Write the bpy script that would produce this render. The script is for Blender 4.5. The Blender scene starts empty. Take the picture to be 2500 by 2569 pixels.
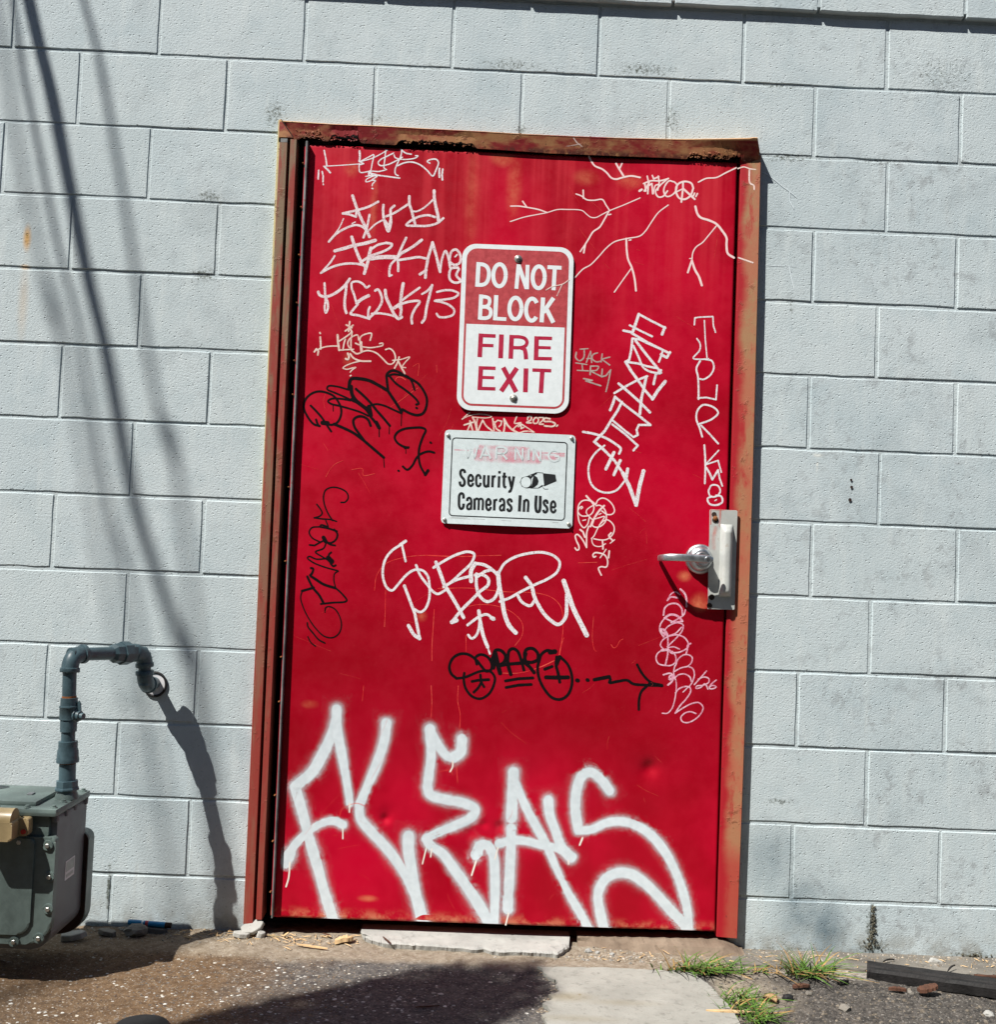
import bpy, bmesh, math, random
from mathutils import Vector, Matrix, noise
R = math.radians
scene = bpy.context.scene
col = scene.collection
rnd = random.Random(7)
# ------------------------------------------------------------------ camera
cam = bpy.data.cameras.new('camera'); cam_ob = bpy.data.objects.new('camera', cam); col.objects.link(cam_ob)
cam.sensor_width = 36; cam.sensor_fit = 'HORIZONTAL'; cam.lens = 40.3200
cam.clip_start = 0.05; cam.clip_end = 500
cam_ob.matrix_world = Matrix([[0.999081, -0.041183, -0.011893, 1.364719], [-0.013704, -0.043978, -0.998939, -3.034289], [0.040616, 0.998183, -0.044502, 1.014626], [0.0, 0.0, 0.0, 1.0]])
scene.camera = cam_ob
# ------------------------------------------------------------------ sky and sun
SUN = Vector((1.15, 1.0, -2.0)).normalized()          # direction the light travels
w = bpy.data.worlds.new('World'); scene.world = w; w.use_nodes = True
nt = w.node_tree; bg = nt.nodes['Background']
sky = nt.nodes.new('ShaderNodeTexSky'); sky.sky_type = 'NISHITA'; sky.sun_disc = False
sky.sun_elevation = math.asin(-SUN.z); sky.sun_rotation = math.atan2(-SUN.x, -SUN.y)
sky.dust_density = 0.4; sky.ozone_density = 3.0; nt.links.new(sky.outputs[0], bg.inputs[0]); bg.inputs[1].default_value = 0.05
sl = bpy.data.lights.new('sun', 'SUN'); sl.energy = 5.0; sl.angle = R(0.5); sl.color = (1.0, 0.955, 0.89)
so = bpy.data.objects.new('sun', sl); col.objects.link(so)
so.rotation_euler = SUN.to_track_quat('-Z', 'Y').to_euler(); so.location = (-4, -4, 7)
scene.view_settings.view_transform = 'Standard'; scene.view_settings.look = 'None'
scene.view_settings.gamma = 1; scene.view_settings.use_curve_mapping = False
scene.view_settings.exposure = 0.66
scene.render.engine = 'CYCLES'
scene.cycles.transparent_max_bounces = 24

# ------------------------------------------------------------------ material helpers
class NT:
    def __init__(s, name):
        s.m = bpy.data.materials.new(name); s.m.use_nodes = True; s.t = s.m.node_tree
        s.b = s.t.nodes['Principled BSDF']; s.o = s.t.nodes['Material Output']
    def n(s, kind, **k):
        nd = s.t.nodes.new('ShaderNode' + kind)
        for a, b in k.items(): setattr(nd, a, b)
        return nd
    def l(s, a, b): s.t.links.new(a, b)
    def put(s, sock, v):
        if hasattr(v, 'links') or isinstance(v, bpy.types.NodeSocket): s.l(v, sock)
        else: sock.default_value = v
    def pos(s): return s.n('NewGeometry').outputs['Position']
    def noise(s, vec, scale, detail=4, rough=0.55, dist=0.0):
        nd = s.n('TexNoise'); s.l(vec, nd.inputs['Vector']); nd.inputs['Scale'].default_value = scale
        nd.inputs['Detail'].default_value = detail; nd.inputs['Roughness'].default_value = rough
        nd.inputs['Distortion'].default_value = dist
        return nd.outputs[0]
    def voro(s, vec, scale, feature='F1'):
        nd = s.n('TexVoronoi', feature=feature); s.l(vec, nd.inputs['Vector']); nd.inputs['Scale'].default_value = scale
        return nd
    def scl(s, vec, v):
        nd = s.n('VectorMath', operation='MULTIPLY'); s.l(vec, nd.inputs[0]); nd.inputs[1].default_value = v
        return nd.outputs[0]
    def mr(s, v, a, b, c=0.0, d=1.0, smooth=True):
        nd = s.n('MapRange'); nd.interpolation_type = 'SMOOTHSTEP' if smooth else 'LINEAR'
        s.put(nd.inputs[0], v)
        for i, q in zip((1, 2, 3, 4), (a, b, c, d)): s.put(nd.inputs[i], q)
        return nd.outputs[0]
    def math(s, op, a, b=0.0, clamp=False):
        nd = s.n('Math', operation=op); nd.use_clamp = clamp; s.put(nd.inputs[0], a); s.put(nd.inputs[1], b)
        return nd.outputs[0]
    def mix(s, f, a, b, mode='MIX'):
        nd = s.n('Mix', data_type='RGBA', blend_type=mode); s.put(nd.inputs[0], f)
        for sock, v in ((nd.inputs[6], a), (nd.inputs[7], b)):
            if isinstance(v, bpy.types.NodeSocket): s.l(v, sock)
            else: sock.default_value = (*v, 1) if len(v) == 3 else v
        return nd.outputs[2]
    def xyz(s, vec):
        nd = s.n('SeparateXYZ'); s.l(vec, nd.inputs[0]); return nd.outputs
    def blob(s, vec, c, r, st=1.0, inner=0.0):
        a = s.n('VectorMath', operation='SUBTRACT'); s.l(vec, a.inputs[0]); a.inputs[1].default_value = c
        b = s.n('VectorMath', operation='DIVIDE'); s.l(a.outputs[0], b.inputs[0]); b.inputs[1].default_value = r
        c2 = s.n('VectorMath', operation='LENGTH'); s.l(b.outputs[0], c2.inputs[0])
        return s.mr(c2.outputs['Value'], inner, 1.0, st, 0.0)
    def maxof(s, L):
        r = L[0]
        for q in L[1:]: r = s.math('MAXIMUM', r, q)
        return r
    def bump(s, h, strength, dist, nrm=None):
        nd = s.n('Bump'); nd.inputs['Strength'].default_value = strength; nd.inputs['Distance'].default_value = dist
        s.l(h, nd.inputs['Height'])
        if nrm is not None: s.l(nrm, nd.inputs['Normal'])
        return nd.outputs[0]
    def fin(s, color=None, rough=None, metal=None, nrm=None, spec=None, alpha=None):
        if color is not None:
            if isinstance(color, tuple): s.b.inputs['Base Color'].default_value = (*color, 1)
            else: s.l(color, s.b.inputs['Base Color'])
        if rough is not None: s.put(s.b.inputs['Roughness'], rough)
        if metal is not None: s.put(s.b.inputs['Metallic'], metal)
        if spec is not None: s.put(s.b.inputs['Specular IOR Level'], spec)
        if nrm is not None: s.l(nrm, s.b.inputs['Normal'])
        if alpha is not None: s.put(s.b.inputs['Alpha'], alpha)
        return s.m

def m_wall():
    s = NT('painted_block'); p = s.pos(); x, y, z = s.xyz(p)
    big = s.noise(p, 2.2, 5, .6); med = s.noise(p, 11, 5, .65); fine = s.noise(p, 60, 4, .6)
    c = s.mix(s.mr(big, .3, .7), (.43, .51, .54), (.51, .58, .605))
    c = s.mix(s.mr(med, .45, .7, 0, .5), c, (.37, .455, .49))
    oi = s.n('ObjectInfo'); rv = oi.outputs['Random']
    c = s.mix(s.mr(rv, 0, 1, 0, .30, False), c, (.60, .66, .66)); c = s.mix(s.mr(rv, .7, 1, 0, .22, False), c, (.33, .40, .43))
    smg = s.math('MULTIPLY', s.mr(s.noise(p, 4.5, 6, .7, .5), .50, .68), s.mr(s.noise(p, 1.3, 3), .38, .60)); c = s.mix(s.math('MULTIPLY', smg, .42), c, (.30, .35, .37))
    drp = s.math('MULTIPLY', s.mr(s.noise(s.scl(p, (30, 1, 1.5)), 1.6, 4, .6), .60, .74), s.mr(s.noise(p, 3, 3), .45, .62)); c = s.mix(s.math('MULTIPLY', drp, .35), c, (.36, .38, .37))
    roll = s.noise(s.scl(p, (9, 1, 1.6)), 3.0, 4, .6); c = s.mix(s.mr(roll, .50, .70, 0, .28), c, (.62, .68, .68))
    # dirt specks, stronger right of the door
    right = s.mr(x, 1.9, 2.6, .3, 1.0)
    mott = s.math('MULTIPLY', s.mr(s.noise(p, 30, 5, .7, .3), .50, .64), s.mr(s.noise(p, 5, 3), .40, .62))
    c = s.mix(s.math('MULTIPLY', s.math('MULTIPLY', mott, right), .55), c, (.24, .26, .27))
    # mildew near listed joints
    B = []
    for (cx, cz), rx, rz, st in [((0.5728, 1.9813), .09, .05, 1.0), ((0.5731, 1.7655), .10, .05, 1.0), ((0.7412, 2.2231), .07, .09, .95),
            ((1.3947, 2.3883), .22, .05, .9), ((1.7599, 2.3941), .22, .05, .95), ((1.1634, 2.3718), .16, .03, .8), ((2.1664, 2.1654), .20, .03, 1.0), ((2.4105, 2.1653), .2, .03, .8),
            ((2.5937, 2.4161), .2, .14, .75), ((2.1383, 2.3666), .2, .02, .9), ((2.4532, 0.0808), .04, .10, 1.2), ((2.4547, 0.0228), .10, .05, 1.2), ((2.7245, 0.0061), .10, .035, 1.2),
            ((1.4239, 2.2098), .04, .03, 1.0), ((1.0160, 2.2190), .06, .03, .9), ((1.8422, 2.2572), .05, .10, .9), ((2.6221, 0.2353), .05, .12, .6), ((2.1962, 0.4003), .1, .02, 1.0), ((2.2355, 0.1628), .03, .2, .8),
            ((0.3424, -0.0062), .2, .04, .9), ((0.6287, -0.0115), .3, .03, .9), ((0.4020, 0.1008), .012, .14, 1.3), ((2.2507, 0.0102), .3, .02, .9), ((2.1837, 1.7590), .03, .10, .8), ((2.1185, 1.9117), .06, .12, .45), ((0.5962, 1.4261), .05, .1, .2)]:
        B.append(s.blob(p, (cx, 0, cz), (rx, 5, rz), st))
    mil = s.maxof(B)
    lo = s.math('SUBTRACT', .66, s.math('MULTIPLY', mil, .23)); sp = s.mr(s.noise(p, 120, 6, .85, .4), lo, s.math('ADD', lo, .14))
    c = s.mix(s.math('MULTIPLY', sp, s.mr(mil, .02, .5)), c, (.10, .115, .10))
    # bluish dappled shade painted into the wall colour, mostly low right
    sm = s.maxof([s.blob(p, (cx, 0, cz), (rx, 5, rz), st) for (cx, cz), rx, rz, st in [((2.2585, 0.1107), .10, .15, .9), ((2.3299, 0.0605), .09, .14, 1.0), ((2.1736, 0.2506), .11, .15, .6), ((2.3800, -0.0010), .2, .04, .6), ((2.3110, 0.1603), .16, .05, .35), ((0.4361, 0.5993), .09, .05, .22)]])
    c = s.mix(s.math('MULTIPLY', sm, s.mr(s.noise(p, 14, 4), .3, .7, .55, 1)), c, (.11, .165, .20))
    # rust drip
    rb = s.maxof([s.blob(p, (0.0827, 0, 1.8453), (.016, 5, .05), .85, .1), s.blob(p, (0.0809, 0, 1.7658), (.02, 5, .012), .6), s.blob(p, (0.0824, 0, 1.6668), (.022, 5, .16), .22)])
    c = s.mix(rb, c, (.62, .34, .08))
    rs = s.blob(p, (0.0823, 0, 1.8519), (.006, 5, .02), .8); c = s.mix(s.math('MULTIPLY', rs, s.mr(fine, .45, .6)), c, (.2, .14, .03))
    # pale scuff on the block right of the door
    sc = s.maxof([s.blob(p, (2.2693, 0, 1.3415), (.022, 5, .009), .8), s.blob(p, (2.2690, 0, 1.3130), (.005, 5, .025), .9)])
    c = s.mix(s.math('MULTIPLY', sc, s.mr(fine, .4, .55)), c, (.72, .74, .70))
    # ground grime
    gr = s.math('MULTIPLY', s.mr(z, .10, .0), s.mr(s.noise(p, 18, 5, .7), .35, .65)); c = s.mix(s.math('MULTIPLY', gr, .6), c, (.19, .17, .13))
    h1 = s.noise(p, 480, 2, .6); h2 = s.noise(s.scl(p, (1, 1, 1.4)), 150, 2, .5)
    v = s.voro(s.scl(p, (1, 1, 1.5)), 95); pit = s.mr(v.outputs['Distance'], .08, .30, 0, 1)
    pm = s.mr(s.noise(p, 80, 1), .50, .56); pit = s.math('SUBTRACT', 1, s.math('MULTIPLY', pm, s.math('SUBTRACT', 1, pit)))
    h = s.math('ADD', s.math('ADD', s.math('MULTIPLY', h1, .55), s.math('MULTIPLY', h2, .55)), s.math('MULTIPLY', pit, 1.0))
    rg = s.blob(p, (2.5937, 0, 2.4161), (.25, 5, .16), 1.6); h = s.math('ADD', h, s.math('MULTIPLY', rg, s.noise(p, 70, 4, .7)))
    return s.fin(c, .72, nrm=s.bump(h, 1.0, .0017), spec=.25)

def m_door():
    s = NT('red_enamel'); p = s.pos(); x, y, z = s.xyz(p)
    n1 = s.noise(p, 3.0, 5, .6); n2 = s.noise(p, 24, 5, .7)
    c = s.mix(s.mr(n1, .32, .68), (.33, .0003, .010), (.50, .0007, .023))
    up = s.mr(z, 1.5, 2.15, 0, 1)
    streak = s.noise(s.scl(p, (22, 1, .7)), 1.0, 3, .6)
    c = s.mix(s.math('MULTIPLY', s.math('MULTIPLY', up, s.mr(streak, .42, .68)), .6), c, (.58, .030, .045))
    low = s.math('MULTIPLY', s.mr(z, 1.2, .8), s.mr(z, .35, .6)); c = s.mix(s.math('MULTIPLY', low, .5), c, (.22, .0, .004))
    wear = s.maxof([s.blob(p, (cx, 0, cz), (rx, 5, rz), st) for (cx, cz), rx, rz, st in [((1.3778, 2.1238), .05, .035, .8), ((1.4084, 2.0470), .03, .14, .4), ((1.2945, 2.0084), .03, .2, .28), ((0.9624, 2.0713), .03, .03, .45), ((1.0272, 1.9741), .015, .12, .4), ((1.6054, 2.0782), .05, .03, .4), ((1.7270, 2.0726), .05, .03, .4),
          ((1.9119, 0.9965), .025, .02, .8), ((1.9576, 0.9280), .035, .035, .8), ((1.0962, 0.1052), .035, .012, .7), ((0.9758, 1.5464), .02, .03, .35), ((1.2073, 0.8601), .02, .02, .5), ((0.9173, 0.6127), .03, .015, .5), ((2.0489, 0.9641), .02,.03,.3)]])
    c = s.mix(s.math('MULTIPLY', wear, s.mr(n2, .35, .65, .35, 1)), c, (.66, .21, .10))
    bt = s.math('MULTIPLY', s.mr(z, .085, .045), s.mr(s.noise(p, 20, 4, .7), .4, .6)); c = s.mix(s.math('MULTIPLY', bt, .85), c, (.62, .24, .13))
    spk = s.mr(s.noise(p, 420, 2, .5), .72, .78); c = s.mix(s.math('MULTIPLY', spk, .25), c, (.7, .15, .12))
    h = s.math('ADD', s.math('MULTIPLY', s.noise(p, 500, 2), .10), s.math('MULTIPLY', s.noise(p, 28, 3), .25))
    return s.fin(c, s.mr(n2, .3, .7, .40, .58), nrm=s.bump(h, .35, .0009), spec=.18)

def m_frame(kind):
    s = NT('frame_paint_' + kind); p = s.pos(); x, y, z = s.xyz(p)
    n = s.noise(s.scl(p, (3, 3, 1)), 5, 5, .65); f = s.noise(p, 90, 4, .7); f2 = s.noise(p, 28, 5, .75)
    tan = s.mix(s.mr(n, .35, .65), (.33, .12, .058), (.38, .19, .08)); red = (.22, .010, .014)
    if kind == 'right':
        tan = s.mix(s.mr(s.noise(s.scl(p, (2, 2, 1.3)), 6, 4, .7), .42, .62), (.36, .135, .075), (.31, .19, .095)); tan = s.mix(s.mr(z, 2.0, 1.2, .0, .35), tan, (.40, .09, .05))
        k = s.mr(s.math('SUBTRACT', x, s.math('MULTIPLY', s.noise(s.scl(p, (1, 1, 2.2)), 4, 4, .6), .052)), 2.008, 2.034)
        k = s.math('MULTIPLY', k, s.mr(s.noise(s.scl(p, (3, 1, 1)), 9, 5, .7), .30, .46, .25, 1))
        k = s.math('MULTIPLY', k, s.mr(z, .22, .30, .45, 1)); c = s.mix(k, (.34, .008, .016), tan)
    elif kind == 'left':
        k = s.mr(s.noise(s.scl(p, (6, 6, .9)), 4, 4, .7), .42, .62); k = s.math('MAXIMUM', k, 0)
        k = s.math('MULTIPLY', k, s.mr(z, .1, 2.0, .35, 1))
        c = s.mix(k, (.27, .040, .030), (.21, .145, .09))
        c = s.mix(s.mr(x, .766, .762), c, (.50, .44, .24))
    else:
        k = s.mr(s.noise(s.scl(p, (1, 1, 2.2)), 7, 4, .65), .42, .60); c = s.mix(k, red, tan)
        c = s.mix(s.mr(z, 2.186, 2.191), c, (.62, .36, .17))
        c = s.mix(s.math('MULTIPLY', s.mr(z, 2.160, 2.142), s.mr(f2, .42, .55)), c, (.09, .02, .012))
    c = s.mix(s.mr(f2, .60, .68, 0, .7), c, (.16, .05, .022))
    c = s.mix(s.mr(f, .66, .72, 0, .8), c, (.05, .02, .015))
    h = s.math('ADD', s.math('MULTIPLY', f, .4), s.mr(f2, .58, .66, 0, 1.0))
    return s.fin(c, .6, nrm=s.bump(h, .5, .0012), spec=.3)

def m_plain(name, c, rough=.5, metal=0.0, bs=60, bst=.3, bd=.001, var=.25, spec=.4, dirt=None):
    s = NT(name); p = s.pos(); n = s.noise(p, bs, 4, .6); g = s.noise(p, bs * .25, 4, .65)
    d = tuple(max(0, q * (1 - var)) for q in c); l = tuple(min(1, q * (1 + var)) for q in c)
    cc = s.mix(s.mr(g, .3, .7), d, l)
    if dirt: cc = s.mix(s.mr(s.noise(p, bs * .5, 5, .75), .56, .68, 0, .75), cc, dirt)
    return s.fin(cc, s.mr(g, .3, .7, max(.05, rough - .08), min(1, rough + .08)), metal, s.bump(n, bst, bd), spec)

def m_stroke(name, c, kind, c2=None):
    s = NT('paint_' + name); p = s.pos()
    uv = s.n('UVMap'); uv.uv_map = 'stroke'
    ln = s.n('VectorMath', operation='LENGTH'); s.l(uv.outputs[0], ln.inputs[0]); r = ln.outputs['Value']
    n = s.noise(p, 900, 3, .7); n2 = s.noise(p, 260, 4, .7)
    if kind == 'spray':
        # dense core, falling off to an overspray of separate droplets
        core = s.mr(r, .44, .27)
        mist = s.mr(r, 1.0, .30); mist = s.math('MULTIPLY', mist, mist)
        dens = s.math('MAXIMUM', core, s.math('MULTIPLY', mist, .52))
        grain = s.mr(s.noise(p, 1500, 1, .5), .28, .72, .0, 1.0, False)
        thin = s.mr(s.noise(p, 16, 3, .6), .58, .72, 0, .34)
        a = s.mr(s.math('SUBTRACT', s.math('SUBTRACT', dens, s.math('MULTIPLY', thin, s.mr(r, .05, .25))), grain), -.03, .03)
    elif kind == 'crayon':
        e = s.mr(r, 1.0, .72)
        gr = s.mr(s.noise(s.scl(p, (1, 1, 1)), 340, 4, .75, .6), .34, .52, .35, 1.0)
        a = s.math('MULTIPLY', s.mr(s.math('ADD', e, s.math('MULTIPLY', s.math('SUBTRACT', n2, .5), 1.1)), .28, .6), gr)
    elif kind == 'thin':
        a = s.math('MULTIPLY', s.mr(r, 1.0, .8), s.mr(n2, .32, .5, .45, .9))
    elif kind == 'flat':
        a = None
    elif kind == 'fade':
        a = s.math('MULTIPLY', s.mr(r, 1.0, .1), s.mr(s.noise(s.scl(p, (1, 1, .45)), 45, 3, .6), .34, .66, .12, .6))
    else:
        a = s.math('MULTIPLY', s.mr(r, 1.0, .84), s.mr(n2, .25, .4, .82, 1.0))
    cc = s.mix(s.mr(s.noise(p, 60, 3), .35, .65), c, c2 or c)
    return s.fin(cc, .55 if kind != 'marker' else .35, spec=.3, alpha=a)

def m_ground():
    s = NT('asphalt_and_dirt'); p = s.pos(); x, y, z = s.xyz(p)
    wv = s.noise(p, 6, 4, .6); n1 = s.noise(p, 3, 5, .65); n2 = s.noise(p, 45, 5, .75); n3 = s.noise(p, 240, 3, .7)
    brown = s.mix(s.mr(n2, .3, .7), (.078, .047, .025), (.165, .108, .062))
    grey = s.mix(s.mr(n2, .3, .7), (.040, .040, .042), (.13, .122, .112))
    k = s.mr(s.math('ADD', x, s.math('MULTIPLY', s.math('SUBTRACT', wv, .5), .5)), .72, 1.10)
    c = s.mix(k, brown, grey)
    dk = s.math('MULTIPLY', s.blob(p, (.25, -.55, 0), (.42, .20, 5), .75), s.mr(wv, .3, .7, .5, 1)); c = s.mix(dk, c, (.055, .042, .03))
    # gravel right of the concrete, its colour darkened for soft dappled shade
    gk = s.mr(s.math('ADD', x, s.math('MULTIPLY', s.math('SUBTRACT', wv, .5), .1)), 1.96, 2.02)
    grav = s.mix(s.mr(n2, .35, .65), (.032, .030, .028), (.095, .085, .075)); 
    sand = s.mix(s.mr(n2, .3, .7), (.26, .22, .16), (.40, .35, .27))
    grav = s.mix(s.blob(p, (2.0, -.30, 0), (.22, .22, 5), .9), grav, sand)
    grav = s.mix(s.blob(p, (2.75, -.62, 0), (.5, .18, 5), .7), grav, (.32, .2, .1))
    c = s.mix(gk, c, grav)
    # pale dust strip along the wall
    yy = s.math('ADD', y, s.math('MULTIPLY', s.math('SUBTRACT', wv, .5), .07))
    d = s.mr(yy, -.205, -.15); d = s.math('MULTIPLY', d, s.mr(x, .50, .75, .35, 1))
    dust = s.mix(s.mr(n2, .3, .7), (.17, .135, .095), (.29, .25, .195))
    dust = s.mix(s.mr(x, 1.95, 2.3), dust, s.mix(s.mr(n2, .35, .65), (.19, .17, .15), (.34, .31, .27)))
    c = s.mix(s.math('MULTIPLY', d, s.mr(n3, .25, .5, .6, 1)), c, dust)
    ch = s.mr(s.noise(p, 160, 2, .5), .60, .66); c = s.mix(s.math('MULTIPLY', ch, .35), c, (.42, .40, .36))
    c = s.mix(s.mr(y, -1.0, -1.6), c, s.mix(s.mr(n1, .3, .7), (.04, .04, .042), (.065, .062, .06)))
    h = s.math('ADD', s.math('MULTIPLY', n2, .7), s.math('MULTIPLY', n3, .5))
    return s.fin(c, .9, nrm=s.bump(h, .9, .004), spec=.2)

def m_concrete(name, a, b, stain=None):
    s = NT(name); p = s.pos(); n = s.noise(p, 7, 5, .65); f = s.noise(p, 160, 4, .7); g = s.noise(p, 40, 4, .7)
    c = s.mix(s.mr(n, .3, .7), a, b); c = s.mix(s.mr(g, .52, .7, 0, .45), c, tuple(q * .55 for q in a))
    if stain:
        st = s.maxof([s.blob(p, q[0], q[1], q[2]) for q in stain]); c = s.mix(st, c, (.20, .165, .09))
    c = s.mix(s.mr(f, .64, .7, 0, .6), c, (.12, .1, .08))
    return s.fin(c, .85, nrm=s.bump(s.math('ADD', f, g), .5, .0015), spec=.2)

def m_attr(name, rough=.8, spec=.25):
    s = NT(name); a = s.n('Attribute'); a.attribute_name = 'tint'; p = s.pos()
    c = s.mix(s.mr(s.noise(p, 300, 3, .7), .35, .65, 0, .5), a.outputs['Color'], (.12, .10, .08))
    return s.fin(c, rough, spec=spec)

M = dict(
 wall=m_wall(), door=m_door(), jr=m_frame('right'), jl=m_frame('left'), head=m_frame('header'),
 white=m_stroke('white_crayon', (.76, .74, .78), 'crayon', (.82, .80, .82)), crayon=m_stroke('pale_crayon', (.74, .60, .63), 'crayon', (.80, .71, .73)),
 cream=m_stroke('cream_marker', (.80, .55, .48), 'thin', (.82, .70, .62)), pink=m_stroke('pale_pink_marker', (.84, .60, .60), 'marker', (.84, .68, .66)),
 pinkthin=m_stroke('pale_scratch', (.80, .62, .56), 'thin', (.80, .66, .62)), magenta=m_stroke('pink_marker', (.72, .30, .42), 'crayon', (.78, .50, .60)),
 grey=m_stroke('grey_marker', (.42, .32, .30), 'thin', (.46, .40, .36)), black=m_stroke('black_marker', (.006, .004, .005), 'marker'),
 spray=m_stroke('white_spray', (.60, .67, .71), 'spray', (.66, .73, .77)), scratch=m_stroke('bright_scratch', (.75, .03, .03), 'thin', (.80, .10, .07)), drip=m_stroke('white_drip', (.82, .76, .70), 'marker'),
 wallpale=m_stroke('pale_chalk', (.72, .80, .84), 'marker', (.68, .76, .80)),
 signwhite=m_plain('sign_white', (.74, .80, .82), .42, 0, 300, .1, .0003, .04, .45), signred=m_plain('sign_red', (.44, .055, .065), .5, 0, 240, .35, .0006, .14, .4),
 signred2=m_plain('sign_lettering_red', (.42, .012, .05), .5, 0, 200, .2, .0004, .12, .4), signblack=m_plain('sign_black', (.012, .014, .016), .5, 0, 100, .1, .0003, .1, .4),
 signpale=m_plain('sign_aluminium_white', (.74, .84, .86), .33, .15, 300, .1, .0003, .04, .5), fade=m_stroke('faded_red', (.80, .20, .28), 'fade', (.82, .3, .38)),
 faint=m_plain('faint_print', (.36, .38, .38), .5), palegrey=m_plain('print_grey', (.35, .4, .38), .5),
 steel=m_plain('brushed_steel', (.46, .49, .51), .38, .92, 120, .15, .0004, .15), zinc=m_plain('zinc_screw', (.46, .46, .42), .4, .85, 200, .2, .0004, .2),
 plate=m_plain('pale_painted_plate', (.48, .50, .48), .5, .1, 80, .25, .0006, .12, .4, (.40, .36, .31)), hole=m_plain('dark_rust', (.03, .016, .012), .9, 0, 120, .6, .002, .4),
 redsmear=m_stroke('red_smear', (.72, .08, .06), 'fade', (.75, .12, .08)),
 edge=m_plain('bare_door_edge', (.20, .21, .21), .55, .3, 60, .4, .0008, .4, .3, (.22, .05, .03)), rubber=m_plain('black_rubber', (.008, .008, .009), .6),
 pipe=m_plain('grey_pipe_paint', (.07, .12, .14), .42, 0, 110, .45, .0007, .25, .45), meter=m_plain('grey_green_meter_paint', (.115, .155, .145), .45, 0, 130, .35, .0006, .14, .45),
 meterdark=m_plain('meter_side_paint', (.135, .145, .155), .5, 0, 130, .3, .0005, .1, .4), amber=m_plain('yellowed_plastic', (.33, .25, .13), .4, 0, 60, .15, .0004, .15, .5),
 rust=m_plain('rust', (.28, .10, .03), .85, 0, 150, .8, .001, .4), label=m_plain('sticker', (.62, .62, .64), .5, 0, 200, .05, .0002, .05), reddot=m_plain('red_seal', (.5, .03, .02), .5),
 ground=m_ground(), pad=m_concrete('pale_concrete', (.25, .25, .225), (.32, .32, .29), [((1.6013, -0.3750, 0), (.10, .045, 5), .55), ((1.7294, -0.3987, 0), (.14, .03, 5), .3), ((1.6188, -0.4984, 0), (.15, .03, 5), .3), ((1.6354, -0.3599, 0), (.008, .012, 5), .9)]),
 step=m_concrete('white_painted_concrete', (.29, .29, .275), (.40, .40, .375)), chunk=m_concrete('pale_rubble', (.30, .30, .28), (.42, .415, .39)), foot=m_concrete('rough_grey_concrete', (.12, .11, .095), (.21, .195, .17)), sill=m_concrete('brown_mortar', (.15, .11, .08), (.25, .195, .145)),
 stones=m_attr('mixed_stones'), wood=m_plain('splintered_wood', (.55, .38, .20), .8, 0, 90, .5, .001, .2), char=m_plain('weathered_black_plank', (.010, .009, .009), .75, 0, 120, .9, .002, .6),
 brown=m_plain('brown_bark', (.075, .032, .018), .85, 0, 120, .7, .002, .35), marker=m_plain('blue_plastic', (.01, .20, .42), .35, 0, 60, .1, .0003, .15, .5), room=m_plain('dark_interior', (.006, .006, .006), .9),
 mildew=m_plain('mossy_mortar', (.10, .095, .07), .95, 0, 140, 1.0, .004, .5), brick=m_plain('sky_block_brick', (.07, .045, .035), .9, 0, 8, .6, .01, .4), cable=m_plain('black_cable', (.02, .02, .02), .6), post=m_plain('weathered_post', (.18, .13, .09), .85, 0, 30, .8, .004, .3),
)
def m_grass():
    s = NT('grass_blades'); a = s.n('Attribute'); a.attribute_name = 'tint'
    s.b.inputs['Subsurface Weight'].default_value = 0
    return s.fin(a.outputs['Color'], .55, spec=.3)
M['grass'] = m_grass()

# ------------------------------------------------------------------ object helpers
def tag(o, label=None, cat=None, group=None, kind=None):
    if label: o['label'] = label
    if cat: o['category'] = cat
    if group: o['group'] = group
    if kind: o['kind'] = kind
    return o
def thing(name, loc, label, cat, group=None):
    o = bpy.data.objects.new(name, None); o.location = loc; o.empty_display_size = .05; col.objects.link(o)
    return tag(o, label, cat, group)
def link(name, me, mat, parent=None, loc=None):
    """mesh given in world coordinates; re-expressed relative to its parent chain or to loc"""
    if mat is not None and not me.materials: me.materials.append(mat)
    o = bpy.data.objects.new(name, me); col.objects.link(o)
    if parent is not None:
        o.parent = parent
        off = Vector((0, 0, 0)); q = parent
        while q is not None: off += q.location; q = q.parent
        me.transform(Matrix.Translation(-off))
    elif loc is not None:
        me.transform(Matrix.Translation(-Vector(loc))); o.location = loc
    return o
def done(bm, name='m', smooth=False, mat=None):
    me = bpy.data.meshes.new(name); bm.normal_update(); bm.to_mesh(me); bm.free()
    if smooth: me.polygons.foreach_set('use_smooth', [True] * len(me.polygons))
    return me
def sharp(me, ang=35):
    me.set_sharp_from_angle(angle=R(ang)); return me
def box(bm, x0, x1, y0, y1, z0, z1, bev=0):
    vs = [bm.verts.new(v) for v in ((x0,y0,z0),(x1,y0,z0),(x1,y1,z0),(x0,y1,z0),(x0,y0,z1),(x1,y0,z1),(x1,y1,z1),(x0,y1,z1))]
    fs = [bm.faces.new([vs[i] for i in f]) for f in ((0,3,2,1),(4,5,6,7),(0,1,5,4),(1,2,6,5),(2,3,7,6),(3,0,4,7))]
    if bev:
        es = list({e for f in fs for e in f.edges})
        bmesh.ops.bevel(bm, geom=es, offset=bev, segments=2, affect='EDGES', profile=.6)
    return bm
def boxmesh(*a, bev=0):
    bm = bmesh.new(); box(bm, *a, bev=bev); return done(bm)
def frame_of(d, up=Vector((0, 0, 1))):
    d = d.normalized()
    if abs(d.dot(up)) > .95: up = Vector((0, 1, 0))
    a = d.cross(up).normalized(); b = a.cross(d).normalized(); return a, b
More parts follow.
